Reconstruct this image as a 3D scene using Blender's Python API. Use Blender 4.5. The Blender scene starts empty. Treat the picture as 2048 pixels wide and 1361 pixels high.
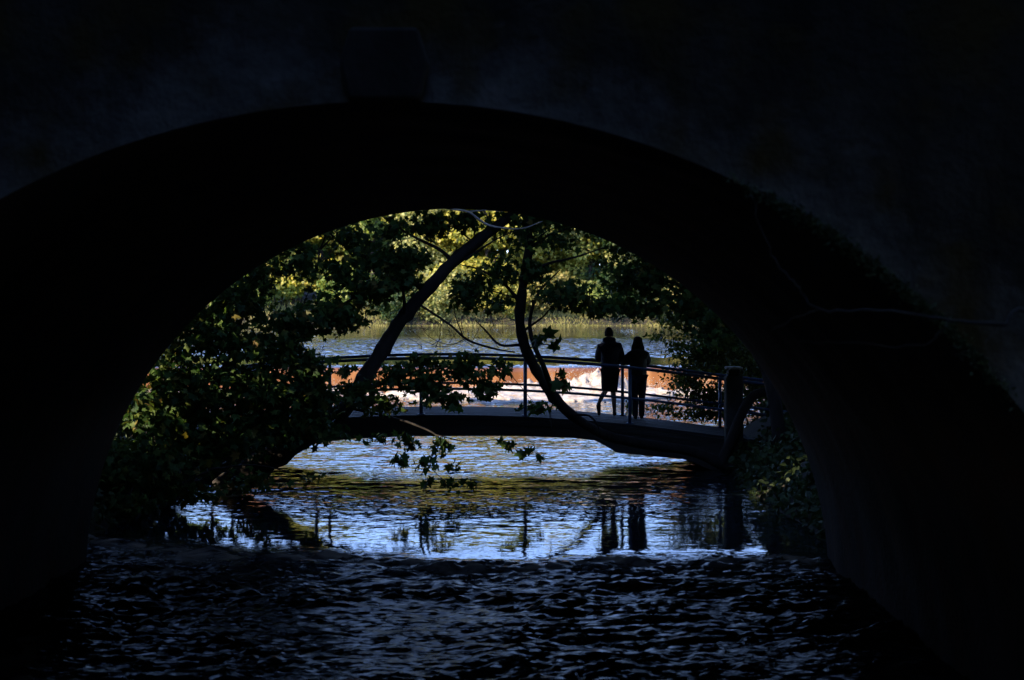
import bpy, bmesh, math, random
import numpy as np
from mathutils import Vector, Matrix

SC = bpy.context.scene
COL = SC.collection
R = math.radians

# ------------------------------------------------------------------ camera
F = 3100.0            # focal length in photo pixels (photo 2048 x 1361)
VX, VY = 1035.0, 600.0
CZ = 3.2              # camera height above the water
cam = bpy.data.cameras.new('camera')
cam.sensor_width = 36.0
cam.lens = F / 2048.0 * 36.0
cam.shift_x = -(VX - 1024.0) / 2048.0
cam.shift_y = -(680.5 - VY) / 2048.0
cam.clip_end = 2000.0
cam.clip_start = 0.05
cam.dof.use_dof = True
cam.dof.focus_distance = 30.0
cam.dof.aperture_fstop = 2.2
camo = bpy.data.objects.new('camera', cam)
COL.objects.link(camo)
camo.location = (0, 0, CZ)
camo.rotation_euler = (R(90), 0, 0)
SC.camera = camo

# ------------------------------------------------------------------ light
SUN_EL, SUN_AZ = 25.0, 61.0      # elevation; how far left of straight behind the camera
world = bpy.data.worlds.new('World')
SC.world = world
world.use_nodes = True
wn = world.node_tree.nodes
bg = wn['Background']
sky = wn.new('ShaderNodeTexSky')
sky.sky_type = 'NISHITA'
sky.sun_disc = False
sky.sun_elevation = R(SUN_EL)
sky.sun_rotation = R(180 + SUN_AZ)
sky.air_density = 0.6
sky.dust_density = 0.0
sky.ozone_density = 2.0
wb = wn.new('ShaderNodeMix'); wb.data_type = 'RGBA'; wb.blend_type = 'MULTIPLY'; wb.inputs['Factor'].default_value = 1   # the camera's cool white balance
wb.inputs['B'].default_value = (1.0, .97, 1.12, 1)
world.node_tree.links.new(sky.outputs['Color'], wb.inputs['A'])
world.node_tree.links.new(wb.outputs['Result'], bg.inputs['Color'])
bg.inputs['Strength'].default_value = 0.15
sun = bpy.data.lights.new('sun', 'SUN')
sun.energy = 3.8
sun.angle = R(0.5)
sun.color = (1.0, 0.83, 0.64)
suno = bpy.data.objects.new('sun', sun)
COL.objects.link(suno)
sdir = Vector((math.sin(R(SUN_AZ)) * math.cos(R(SUN_EL)), math.cos(R(SUN_AZ)) * math.cos(R(SUN_EL)), -math.sin(R(SUN_EL))))
suno.rotation_euler = sdir.to_track_quat('-Z', 'Y').to_euler()
suno.location = (-30, -40, 40)
SC.view_settings.view_transform = 'Standard'
SC.view_settings.look = 'None'
SC.view_settings.exposure = 2.2
SC.view_settings.gamma = 1.0
SC.cycles.max_bounces = 6
SC.cycles.diffuse_bounces = 3
SC.cycles.glossy_bounces = 3
SC.cycles.sample_clamp_indirect = 4.0
SC.cycles.caustics_reflective = False

rng = np.random.default_rng(7)
random.seed(7)


def P(px, py, D):
    """a point seen at photo pixel (px, py) at distance D"""
    return Vector(((px - VX) * D / F, D, CZ + (VY - py) * D / F))


# ------------------------------------------------------------------ noise
_perm = np.random.default_rng(3).permutation(256)
_perm = np.concatenate([_perm, _perm])
_ang = np.random.default_rng(4).random(256) * 2 * np.pi
_gx, _gy = np.cos(_ang), np.sin(_ang)


def perlin(x, y):
    xi = np.floor(x).astype(int); yi = np.floor(y).astype(int)
    xf = x - xi; yf = y - yi
    u = xf * xf * xf * (xf * (xf * 6 - 15) + 10); v = yf * yf * yf * (yf * (yf * 6 - 15) + 10)

    def g(ix, iy, dx, dy):
        h = _perm[(_perm[ix & 255] + iy) & 255]
        return _gx[h] * dx + _gy[h] * dy
    a = g(xi, yi, xf, yf); b = g(xi + 1, yi, xf - 1, yf)
    c = g(xi, yi + 1, xf, yf - 1); d = g(xi + 1, yi + 1, xf - 1, yf - 1)
    return (a + u * (b - a)) * (1 - v) + (c + u * (d - c)) * v


def fbm(x, y, o=4):
    r = 0; a = 1.0
    for k in range(o):
        r = r + a * perlin(x * 2 ** k + 17.3 * k, y * 2 ** k - 9.1 * k); a *= 0.5
    return r


def sstep(a, b, x):
    t = np.clip((x - a) / (b - a), 0, 1)
    return t * t * (3 - 2 * t)


# ------------------------------------------------------------------ mesh helpers
class MB:
    def __init__(s):
        s.v = []; s.f = []

    def add(s, verts, faces):
        o = len(s.v)
        s.v += [tuple(p) for p in verts]
        s.f += [tuple(i + o for i in f) for f in faces]

    def box(s, x0, x1, y0, y1, z0, z1):
        s.add([(x0, y0, z0), (x1, y0, z0), (x1, y1, z0), (x0, y1, z0), (x0, y0, z1), (x1, y0, z1), (x1, y1, z1), (x0, y1, z1)],
              [(3, 2, 1, 0), (4, 5, 6, 7), (0, 1, 5, 4), (1, 2, 6, 5), (2, 3, 7, 6), (3, 0, 4, 7)])

    def sweep(s, pts, prof):
        """prof(i) -> list of points of the i-th closed cross-section"""
        secs = [prof(i) for i in range(len(pts))]
        n = len(secs[0]); V = [q for sec in secs for q in sec]; f = []
        for i in range(len(secs) - 1):
            for k in range(n):
                f.append((i * n + k, i * n + (k + 1) % n, (i + 1) * n + (k + 1) % n, (i + 1) * n + k))
        f.append(tuple(range(n - 1, -1, -1))); f.append(tuple((len(secs) - 1) * n + k for k in range(n)))
        s.add(V, f)

    def tube(s, pts, rad, sides=8, wob=0.0):
        pts = [Vector(p) for p in pts]
        if not hasattr(rad, '__len__'): rad = [rad] * len(pts)
        up = None; secs = []
        for i, p in enumerate(pts):
            t = (pts[min(i + 1, len(pts) - 1)] - pts[max(i - 1, 0)])
            if t.length < 1e-9: t = Vector((0, 0, 1))
            t.normalize()
            if up is None:
                up = Vector((0, 0, 1)) if abs(t.z) < .9 else Vector((1, 0, 0))
            a = t.cross(up)
            if a.length < 1e-6: a = t.orthogonal()
            a.normalize(); b = a.cross(t).normalized(); up = b
            secs.append([p + (a * math.cos(2 * math.pi * k / sides) + b * math.sin(2 * math.pi * k / sides)) * rad[i] * (1 + wob * (random.random() - .5)) for k in range(sides)])
        s.sweep(pts, lambda i: secs[i])

    def build(s, name, mat, parent=None, smooth=False, loc=None):
        me = bpy.data.meshes.new(name)
        me.from_pydata(s.v, [], s.f); me.update()
        return link(name, me, mat, parent, smooth, loc)


def link(name, me, mat, parent=None, smooth=False, loc=None):
    if mat is not None: me.materials.append(mat)
    if smooth: me.polygons.foreach_set('use_smooth', [True] * len(me.polygons))
    o = bpy.data.objects.new(name, me); COL.objects.link(o)
    if parent is not None:
        o.parent = parent
        if parent.type == 'EMPTY' or parent.location.length > 0:
            w = parent.location.copy(); q = parent.parent
            while q is not None: w += q.location; q = q.parent
            o.location = -w
    return o


def bevel(o, w, seg=2):
    m = o.modifiers.new('bevel', 'BEVEL'); m.width = w; m.segments = seg; m.limit_method = 'ANGLE'
    return o


def empty(name, loc):
    o = bpy.data.objects.new(name, None); COL.objects.link(o); o.location = loc; o.empty_display_size = .2
    return o


def tag(o, label=None, cat=None, group=None, kind=None):
    if label: o['label'] = label
    if cat: o['category'] = cat
    if group: o['group'] = group
    if kind: o['kind'] = kind
    return o


def smooth_path(pts, n=6):
    pts = [Vector(p) for p in pts]; out = []
    q = [pts[0] * 2 - pts[1]] + pts + [pts[-1] * 2 - pts[-2]]
    for i in range(1, len(q) - 2):
        p0, p1, p2, p3 = q[i - 1], q[i], q[i + 1], q[i + 2]
        for k in range(n):
            t = k / n
            out.append(.5 * ((2 * p1) + (p2 - p0) * t + (2 * p0 - 5 * p1 + 4 * p2 - p3) * t * t + (3 * p1 - p0 - 3 * p2 + p3) * t ** 3))
    out.append(pts[-1]); return out


def lerp_list(a, n):
    x = np.linspace(0, len(a) - 1, n); return list(np.interp(x, range(len(a)), a))


def lumps(a, n):
    """radii along a trunk with knots and uneven growth"""
    r = np.array(lerp_list(a, n)); k = np.arange(n)
    return list(r * (1 + .16 * fbm(k * .45 + n, k * 0.0 + .7, 3) + .12 * (np.random.default_rng(n).random(n) > .9)))


def grid_mesh(name, X, Y, Z):
    """X, Y, Z 2-D arrays -> one sheet"""
    ny, nx = X.shape
    V = np.stack([X, Y, Z], -1).reshape(-1, 3)
    i = np.arange(ny * nx).reshape(ny, nx)
    Q = np.stack([i[:-1, :-1], i[:-1, 1:], i[1:, 1:], i[1:, :-1]], -1).reshape(-1, 4)
    return raw_mesh(name, V, Q)


def raw_mesh(name, V, Fc):
    me = bpy.data.meshes.new(name); k = Fc.shape[1]
    me.vertices.add(len(V)); me.vertices.foreach_set('co', np.asarray(V, np.float32).ravel())
    me.loops.add(Fc.size); me.loops.foreach_set('vertex_index', Fc.astype(np.int32).ravel())
    me.polygons.add(len(Fc)); me.polygons.foreach_set('loop_start', np.arange(0, Fc.size, k, dtype=np.int32))
    me.polygons.foreach_set('loop_total', np.full(len(Fc), k, np.int32))
    me.update(calc_edges=True); me.validate()
    return me


# ------------------------------------------------------------------ materials
def new_mat(name):
    m = bpy.data.materials.new(name); m.use_nodes = True
    nt = m.node_tree; b = nt.nodes['Principled BSDF']
    return m, nt, b


def N(nt, typ, **kw):
    n = nt.nodes.new(typ)
    for k, v in kw.items(): setattr(n, k, v)
    return n


def ramp(nt, stops):
    r = N(nt, 'ShaderNodeValToRGB'); el = r.color_ramp.elements
    while len(el) < len(stops): el.new(.5)
    for e, (p, c) in zip(el, stops): e.position = p; e.color = (*c, 1)
    return r


def noise_mat(name, c0, c1, scale=3.0, rough=.85, bump=.3, bscale=None, mapping=(1, 1, 1), detail=6, c2=None, spec=.3, metallic=0):
    m, nt, b = new_mat(name); L = nt.links.new
    tc = N(nt, 'ShaderNodeNewGeometry'); mp = N(nt, 'ShaderNodeMapping'); mp.inputs['Scale'].default_value = mapping
    L(tc.outputs['Position'], mp.inputs['Vector'])
    n = N(nt, 'ShaderNodeTexNoise'); n.inputs['Scale'].default_value = scale; n.inputs['Detail'].default_value = detail; n.inputs['Roughness'].default_value = .65
    L(mp.outputs['Vector'], n.inputs['Vector'])
    st = [(.32, c0), (.66, c1)] if c2 is None else [(.3, c0), (.5, c1), (.68, c2)]
    r = ramp(nt, st); L(n.outputs['Fac'], r.inputs['Fac']); L(r.outputs['Color'], b.inputs['Base Color'])
    n2 = N(nt, 'ShaderNodeTexNoise'); n2.inputs['Scale'].default_value = bscale or scale * 6; n2.inputs['Detail'].default_value = 5
    L(mp.outputs['Vector'], n2.inputs['Vector'])
    bp = N(nt, 'ShaderNodeBump'); bp.inputs['Strength'].default_value = bump; bp.inputs['Distance'].default_value = .02
    L(n2.outputs['Fac'], bp.inputs['Height']); L(bp.outputs['Normal'], b.inputs['Normal'])
    b.inputs['Roughness'].default_value = rough; b.inputs['Specular IOR Level'].default_value = spec; b.inputs['Metallic'].default_value = metallic
    return m


def leaf_mat(name, cols, trans=.35, rough=.5, spec=.3):
    m, nt, b = new_mat(name); L = nt.links.new
    g = N(nt, 'ShaderNodeNewGeometry'); r = ramp(nt, cols); L(g.outputs['Random Per Island'], r.inputs['Fac'])
    L(r.outputs['Color'], b.inputs['Base Color']); b.inputs['Roughness'].default_value = rough; b.inputs['Specular IOR Level'].default_value = spec
    t = N(nt, 'ShaderNodeBsdfTranslucent')
    hs = N(nt, 'ShaderNodeHueSaturation'); hs.inputs['Value'].default_value = 1.5; hs.inputs['Saturation'].default_value = 1.1
    L(r.outputs['Color'], hs.inputs['Color']); L(hs.outputs['Color'], t.inputs['Color'])
    mx = N(nt, 'ShaderNodeMixShader'); mx.inputs[0].default_value = trans
    L(b.outputs[0], mx.inputs[1]); L(t.outputs[0], mx.inputs[2]); L(mx.outputs[0], nt.nodes['Material Output'].inputs['Surface'])
    return m


def stone_mat(name, c0, c1, stain, scale=1.2, brick=None, bump=.5, rim=False):
    """masonry: patchy stone with vertical stains; brick = (width, height) in metres for a bump of courses"""
    m, nt, b = new_mat(name); L = nt.links.new
    g = N(nt, 'ShaderNodeNewGeometry')
    n = N(nt, 'ShaderNodeTexNoise'); n.inputs['Scale'].default_value = scale; n.inputs['Detail'].default_value = 8; n.inputs['Roughness'].default_value = .7
    L(g.outputs['Position'], n.inputs['Vector'])
    r = ramp(nt, [(.35, c0), (.65, c1)]); L(n.outputs['Fac'], r.inputs['Fac'])
    mp = N(nt, 'ShaderNodeMapping'); mp.inputs['Scale'].default_value = (1.6, 1.6, .55); L(g.outputs['Position'], mp.inputs['Vector'])
    s = N(nt, 'ShaderNodeTexNoise'); s.inputs['Scale'].default_value = 1.3; s.inputs['Detail'].default_value = 6; L(mp.outputs['Vector'], s.inputs['Vector'])
    sr = ramp(nt, [(.42, (0, 0, 0)), (.72, (1, 1, 1))]); L(s.outputs['Fac'], sr.inputs['Fac'])
    mx = N(nt, 'ShaderNodeMix', data_type='RGBA'); L(sr.outputs['Color'], mx.inputs['Factor']); L(r.outputs['Color'], mx.inputs['A']); mx.inputs['B'].default_value = (*stain, 1)
    col = mx.outputs['Result']
    if rim:   # light on the arch edge painted as a ragged pale band, ochre lichen elsewhere
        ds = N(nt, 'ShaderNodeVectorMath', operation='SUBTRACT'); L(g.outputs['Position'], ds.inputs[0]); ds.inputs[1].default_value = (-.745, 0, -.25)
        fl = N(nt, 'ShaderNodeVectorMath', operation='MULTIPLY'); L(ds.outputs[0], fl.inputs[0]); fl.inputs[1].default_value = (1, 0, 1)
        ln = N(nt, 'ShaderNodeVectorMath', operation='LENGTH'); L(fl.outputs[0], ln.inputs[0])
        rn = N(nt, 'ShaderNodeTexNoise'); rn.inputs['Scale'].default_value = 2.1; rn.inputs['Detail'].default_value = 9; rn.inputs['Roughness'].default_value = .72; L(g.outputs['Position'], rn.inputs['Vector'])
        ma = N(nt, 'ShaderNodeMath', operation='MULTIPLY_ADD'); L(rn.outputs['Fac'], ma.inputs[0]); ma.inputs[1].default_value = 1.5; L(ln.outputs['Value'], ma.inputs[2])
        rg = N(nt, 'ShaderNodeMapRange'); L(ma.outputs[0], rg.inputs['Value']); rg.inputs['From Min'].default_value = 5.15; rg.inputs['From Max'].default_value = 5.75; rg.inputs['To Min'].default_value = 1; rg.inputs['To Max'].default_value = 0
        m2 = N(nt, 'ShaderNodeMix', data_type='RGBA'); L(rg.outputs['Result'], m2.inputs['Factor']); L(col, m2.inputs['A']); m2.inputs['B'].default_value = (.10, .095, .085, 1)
        ln2 = N(nt, 'ShaderNodeTexNoise'); ln2.inputs['Scale'].default_value = 1.7; ln2.inputs['Detail'].default_value = 7; L(fl.outputs[0], ln2.inputs['Vector'])
        lr = ramp(nt, [(.5, (0, 0, 0)), (.66, (1, 1, 1))]); L(ln2.outputs['Fac'], lr.inputs['Fac'])
        m3 = N(nt, 'ShaderNodeMix', data_type='RGBA'); L(lr.outputs['Color'], m3.inputs['Factor']); L(m2.outputs['Result'], m3.inputs['A']); m3.inputs['B'].default_value = (.036, .025, .006, 1); col = m3.outputs['Result']
    L(col, b.inputs['Base Color'])
    b.inputs['Roughness'].default_value = .9; b.inputs['Specular IOR Level'].default_value = .15
    h = N(nt, 'ShaderNodeTexNoise'); h.inputs['Scale'].default_value = 14; h.inputs['Detail'].default_value = 6; L(g.outputs['Position'], h.inputs['Vector'])
    height = h.outputs['Fac']
    if brick:
        cx = N(nt, 'ShaderNodeSeparateXYZ'); L(g.outputs['Position'], cx.inputs[0]); cb = N(nt, 'ShaderNodeCombineXYZ')
        L(cx.outputs['X'], cb.inputs['X']); L(cx.outputs['Z'], cb.inputs['Y'])
        bk = N(nt, 'ShaderNodeTexBrick'); bk.inputs['Scale'].default_value = 1; bk.inputs['Brick Width'].default_value = brick[0]; bk.inputs['Row Height'].default_value = brick[1]
        bk.inputs['Mortar Size'].default_value = .012; bk.inputs['Color1'].default_value = (1, 1, 1, 1); bk.inputs['Color2'].default_value = (.8, .8, .8, 1); bk.inputs['Mortar'].default_value = (0, 0, 0, 1)
        L(cb.outputs[0], bk.inputs['Vector'])
        ad = N(nt, 'ShaderNodeMath', operation='MULTIPLY_ADD'); L(bk.outputs['Color'], ad.inputs[0]); ad.inputs[1].default_value = .6; L(h.outputs['Fac'], ad.inputs[2]); height = ad.outputs[0]
    bp = N(nt, 'ShaderNodeBump'); bp.inputs['Strength'].default_value = bump; bp.inputs['Distance'].default_value = .02; L(height, bp.inputs['Height']); L(bp.outputs['Normal'], b.inputs['Normal'])
    return m


def water_mat(name, deep, foam_col, foam=0.0, rough=.03, ripple=None, foam_scale=3.0):
    """glossy dark water; ripple = list of (strength, scale xyz); foam = share of broken white water"""
    m, nt, b = new_mat(name); L = nt.links.new
    g = N(nt, 'ShaderNodeNewGeometry')
    b.inputs['Roughness'].default_value = rough; b.inputs['IOR'].default_value = 1.333; b.inputs['Specular IOR Level'].default_value = .5
    b.inputs['Base Color'].default_value = (*deep, 1)
    return m, nt, b, g


M = {}
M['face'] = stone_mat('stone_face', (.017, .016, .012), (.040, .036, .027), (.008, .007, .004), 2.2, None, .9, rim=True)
M['ring'] = stone_mat('stone_ring', (.062, .060, .056), (.115, .112, .106), (.025, .023, .017), 2.2, None, .4)
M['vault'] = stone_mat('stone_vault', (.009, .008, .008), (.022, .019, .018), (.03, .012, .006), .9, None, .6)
M['key'] = stone_mat('stone_key', (.022, .021, .019), (.040, .038, .034), (.012, .012, .009), 3, None, .4)
M['pier'] = stone_mat('stone_pier', (.03, .028, .025), (.07, .066, .058), (.02, .025, .012), 3, None, .5)
M['timber'] = noise_mat('weathered_timber', (.015, .015, .015), (.044, .042, .039), 3.5, .8, .5, 30, (.35, 3, 3))
M['beam'] = noise_mat('dark_timber', (.018, .016, .013), (.05, .045, .036), 2.5, .85, .5, 20, (.4, 3, 3))
M['rail'] = noise_mat('blue_rail_paint', (.025, .055, .12), (.04, .085, .17), 8, .45, .15, 40, spec=.5)
M['bark'] = noise_mat('bark', (.010, .008, .006), (.028, .023, .018), 6, .9, .9, 18, (1, 1, .3))
M['bark_sunlit'] = noise_mat('sunlit_bark', (.24, .19, .15), (.42, .35, .28), 6, .85, .6, 20)  # sunlight put into the bark colour of a shaded branch
M['twig'] = noise_mat('twig_bark', (.012, .011, .010), (.035, .032, .028), 9, .9, .6, 30)
M['earth'] = noise_mat('bank_earth', (.010, .009, .006), (.022, .019, .012), 1.3, .95, .8, 9, c2=(.014, .020, .007))
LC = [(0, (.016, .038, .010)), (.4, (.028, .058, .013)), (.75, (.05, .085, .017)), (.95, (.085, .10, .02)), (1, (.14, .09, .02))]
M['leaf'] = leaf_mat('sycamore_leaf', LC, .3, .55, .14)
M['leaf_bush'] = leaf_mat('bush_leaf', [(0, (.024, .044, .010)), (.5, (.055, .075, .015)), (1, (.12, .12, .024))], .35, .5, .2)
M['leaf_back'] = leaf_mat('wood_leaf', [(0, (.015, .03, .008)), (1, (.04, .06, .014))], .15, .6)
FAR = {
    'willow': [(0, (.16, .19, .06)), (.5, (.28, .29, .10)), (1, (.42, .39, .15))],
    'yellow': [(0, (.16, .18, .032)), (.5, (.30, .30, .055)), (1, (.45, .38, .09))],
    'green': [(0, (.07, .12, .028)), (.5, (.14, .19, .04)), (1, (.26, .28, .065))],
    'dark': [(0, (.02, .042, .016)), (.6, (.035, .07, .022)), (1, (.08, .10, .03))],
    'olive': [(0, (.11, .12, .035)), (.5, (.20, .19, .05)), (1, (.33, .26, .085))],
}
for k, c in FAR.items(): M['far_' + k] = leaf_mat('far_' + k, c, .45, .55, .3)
M['reed'] = leaf_mat('reed_blade', [(0, (.14, .15, .035)), (1, (.34, .29, .10))], .3, .6)
M['skin'] = noise_mat('skin', (.30, .17, .12), (.36, .21, .15), 12, .55, .05)
M['hair'] = noise_mat('dark_hair', (.006, .005, .004), (.014, .011, .008), 40, .85, .3, 80, (4, 4, .6), spec=.1)
M['navy'] = noise_mat('navy_jacket', (.008, .009, .016), (.014, .016, .028), 6, .85, .4, 20)
M['shorts'] = noise_mat('black_shorts', (.006, .006, .008), (.012, .012, .014), 6, .9, .4, 20)
M['khaki'] = noise_mat('grey_green_jacket', (.022, .022, .016), (.035, .034, .026), 6, .85, .4, 20)
M['jeans'] = noise_mat('blue_jeans', (.010, .014, .028), (.018, .024, .045), 30, .9, .3, 90)
M['shoe'] = noise_mat('dark_shoe', (.008, .008, .008), (.02, .018, .016), 10, .6, .2)
M['cap'] = noise_mat('sunlit_stone_cap', (.26, .23, .19), (.4, .36, .3), 9, .85, .4)  # pale tone stands for sun on the post's top


def add_ripple(nt, b, g, layers, mask=None):
    """fine waves as slopes added to the surface normal: layers of (slope, scale xyz, detail)"""
    L = nt.links.new; acc = g.outputs['Normal']
    for st, sc, det in layers:
        mp = N(nt, 'ShaderNodeMapping'); mp.inputs['Scale'].default_value = sc; L(g.outputs['Position'], mp.inputs['Vector'])
        n = N(nt, 'ShaderNodeTexNoise'); n.inputs['Scale'].default_value = 1; n.inputs['Detail'].default_value = det; L(mp.outputs['Vector'], n.inputs['Vector'])
        sb = N(nt, 'ShaderNodeVectorMath', operation='SUBTRACT'); L(n.outputs['Color'], sb.inputs[0]); sb.inputs[1].default_value = (.5, .5, .5)
        mu = N(nt, 'ShaderNodeVectorMath', operation='MULTIPLY'); L(sb.outputs[0], mu.inputs[0]); mu.inputs[1].default_value = (st * .5, st, 0)
        v = mu.outputs[0]
        if mask is not None:
            sc_ = N(nt, 'ShaderNodeVectorMath', operation='SCALE'); L(v, sc_.inputs[0]); L(mask, sc_.inputs['Scale']); v = sc_.outputs[0]
        ad = N(nt, 'ShaderNodeVectorMath', operation='ADD'); L(acc, ad.inputs[0]); L(v, ad.inputs[1]); acc = ad.outputs[0]
    nm = N(nt, 'ShaderNodeVectorMath', operation='NORMALIZE'); L(acc, nm.inputs[0]); L(nm.outputs[0], b.inputs['Normal'])


# lower river: geometry carries the waves, the shader the finest ripple and the broken foam on the crests
wm, nt, b, g = water_mat('river_water', (.010, .011, .008), (.3, .27, .22))
at = N(nt, 'ShaderNodeAttribute', attribute_name='foam'); fr = ramp(nt, [(0, (.006, .010, .014)), (1, (.42, .34, .25))])
nt.links.new(at.outputs['Fac'], fr.inputs['Fac']); nt.links.new(fr.outputs['Color'], b.inputs['Base Color'])
rr = N(nt, 'ShaderNodeMapRange'); nt.links.new(at.outputs['Fac'], rr.inputs['Value']); rr.inputs['To Min'].default_value = .03; rr.inputs['To Max'].default_value = .6
at2 = N(nt, 'ShaderNodeAttribute', attribute_name='broken')
rm = N(nt, 'ShaderNodeMath', operation='MULTIPLY_ADD'); nt.links.new(at2.outputs['Fac'], rm.inputs[0]); rm.inputs[1].default_value = .17; nt.links.new(rr.outputs['Result'], rm.inputs[2])
nt.links.new(rm.outputs[0], b.inputs['Roughness'])
rs_ = N(nt, 'ShaderNodeAttribute', attribute_name='rough')
add_ripple(nt, b, g, [(1.3, (8, 22, 8), 4)], rs_.outputs['Fac'])
sp_ = N(nt, 'ShaderNodeMath', operation='MULTIPLY_ADD'); nt.links.new(at2.outputs['Fac'], sp_.inputs[0]); sp_.inputs[1].default_value = -.32; sp_.inputs[2].default_value = .5   # aerated, broken water shines less
nt.links.new(sp_.outputs[0], b.inputs['Specular IOR Level'])
M['river'] = wm
# upper river: wind-ruffled in its middle, calm near the far bank and at the weir crest
wm, nt, b, g = water_mat('upper_water', (.012, .012, .005), (1, 1, 1))
sx = N(nt, 'ShaderNodeSeparateXYZ'); nt.links.new(g.outputs['Position'], sx.inputs[0])
wv = N(nt, 'ShaderNodeTexNoise'); wv.inputs['Scale'].default_value = .06; nt.links.new(g.outputs['Position'], wv.inputs['Vector'])
wa = N(nt, 'ShaderNodeMath', operation='MULTIPLY_ADD'); nt.links.new(wv.outputs['Fac'], wa.inputs[0]); wa.inputs[1].default_value = 14; nt.links.new(sx.outputs['Y'], wa.inputs[2])
mr = N(nt, 'ShaderNodeMapRange'); nt.links.new(wa.outputs[0], mr.inputs['Value']); mr.inputs['From Min'].default_value = 56; mr.inputs['From Max'].default_value = 156
wr = ramp(nt, [(0, (.06,) * 3), (.14, (.06,) * 3), (.2, (1,) * 3), (.40, (1,) * 3), (.5, (.16,) * 3), (1, (.1,) * 3)]); nt.links.new(mr.outputs['Result'], wr.inputs['Fac'])
add_ripple(nt, b, g, [(2.1, (2.5, 6, 1), 4)], wr.outputs['Color'])
M['upper'] = wm
# peat-brown water sliding down the weir
wm, nt, b, g = water_mat('weir_water', (.35, .15, .04), (1, 1, 1), rough=.10)
mp = N(nt, 'ShaderNodeMapping'); mp.inputs['Scale'].default_value = (2.2, .35, .35); nt.links.new(g.outputs['Position'], mp.inputs['Vector'])
n = N(nt, 'ShaderNodeTexNoise'); n.inputs['Scale'].default_value = 1; n.inputs['Detail'].default_value = 7; nt.links.new(mp.outputs['Vector'], n.inputs['Vector'])
r = ramp(nt, [(.3, (.11, .042, .011)), (.52, (.175, .072, .020)), (.66, (.23, .11, .04)), (.8, (.36, .25, .16))]); nt.links.new(n.outputs['Fac'], r.inputs['Fac']); sz = N(nt, 'ShaderNodeSeparateXYZ'); nt.links.new(g.outputs['Position'], sz.inputs[0])
zr = N(nt, 'ShaderNodeMapRange'); nt.links.new(sz.outputs['Z'], zr.inputs['Value']); zr.inputs['From Min'].default_value = .70; zr.inputs['From Max'].default_value = .775
mxz = N(nt, 'ShaderNodeMix', data_type='RGBA'); nt.links.new(zr.outputs['Result'], mxz.inputs['Factor']); nt.links.new(r.outputs['Color'], mxz.inputs['A']); mxz.inputs['B'].default_value = (.02, .017, .008, 1)
nt.links.new(mxz.outputs['Result'], b.inputs['Base Color'])
add_ripple(nt, b, g, [(.3, (6, 1, 1), 4)])
M['weir'] = wm
M['foam'] = noise_mat('white_foam', (.22, .15, .10), (.34, .30, .26), 2.2, .85, .6, 9, (1, .7, 1), c2=(.44, .42, .40))

# ------------------------------------------------------------------ ground
UZ = .834                        # level of the river above the weir
YW = 56.0                        # weir crest
YB = 141.0                       # far bank
_ky = [-80, 20, 29.2, 31.5, 34, 38, 48, 55.9, 56.2, 62, 80, 135, 500]
_kl = [-5.6, -5.5, -5.25, -5.3, -7.0, -11, -13, -14, -14, -26, -85, -95, -95]
_kr = [4.1, 3.9, 3.55, 3.7, 5.2, 9.5, 11, 12, 12, 22, 80, 90, 90]
xs = np.unique(np.concatenate([np.linspace(-420, -30, 30), np.linspace(-30, -9, 40), np.linspace(-9, 8, 90), np.linspace(8, 30, 40), np.linspace(30, 420, 30)]))
ys = np.unique(np.concatenate([np.linspace(-90, 8, 40), np.linspace(8, 60, 170), np.linspace(60, 135, 40), np.linspace(135, 150, 20), np.linspace(150, 900, 30)]))
X, Y = np.meshgrid(xs, ys)


def ground_z(X, Y):
    X = np.asarray(X, float); Y = np.asarray(Y, float)
    wob = fbm(X * .0 + 3.1, Y * .35, 3) * .35
    d = np.maximum(np.interp(Y, _ky, _kl) - X, X - np.interp(Y, _ky, _kr)) + wob * sstep(20, 24, Y)
    d = np.maximum(d, Y - YB)
    base = np.where(Y > YW, UZ, 0.0)
    k = 1.0 + 0 * Y
    z = base - 1.0 * sstep(0, -1.5, d) - .12 + 1.0 * sstep(-.1, 1.6, d) + 1.0 * sstep(1.0, 7, d)
    z = z + fbm(X * .5, Y * .5, 4) * .16 * sstep(-.3, 1, d)
    z = z + sstep(YB + 1, YB + 60, Y) * 3
    return z


og = link('ground', grid_mesh('ground', X, Y, ground_z(X, Y)), M['earth'], None, True); tag(og, kind='structure')

# ------------------------------------------------------------------ lower river
xs = np.arange(-15.5, 13.6, .075)
ys = np.concatenate([np.arange(-30, 9, .5), np.arange(9, 22, .045), np.arange(22, 34, .085), np.arange(34, 55.4, .2)])
X, Y = np.meshgrid(xs, ys)
lip = 18.95 + .055 * (X - .7) ** 2 + .5 * fbm(X * .55, X * 0 + 1.3, 3) + .25 * fbm(X * 2, Y * 1.5, 2)
rap = sstep(lip + .45, lip - .5, Y)
z = -.03 * sstep(lip + .9, lip - .9, Y)
# warped, across-stream standing waves in the rapid
wx = X + .6 * fbm(X * .5, Y * .5, 2); wy = Y + .35 * fbm(X * .8 + 5, Y * .8, 2)
big = fbm(wx * 1.7 + .5 * wy, wy * 4.4, 4)
rid = 1 - np.abs(fbm(wx * 3.2 + 9 - 1.2 * wy, wy * 6.6, 3)) * 1.7
chop = fbm(wx * 5.5 + 2.2 * wy, wy * 10.5, 2)
var = .45 + 1.0 * sstep(-.45, .5, fbm(X * .4 + 3, Y * .55, 3))
z += rap * var * (.048 * big + .036 * rid + .020 * chop + .05 * fbm(X * .7, Y * 1.1, 2))
stw = np.exp(-((Y - lip + .35) / .2) ** 2)
z += stw * (.02 + .09 * fbm(X * 2.2, Y * 3.5, 4))
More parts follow.
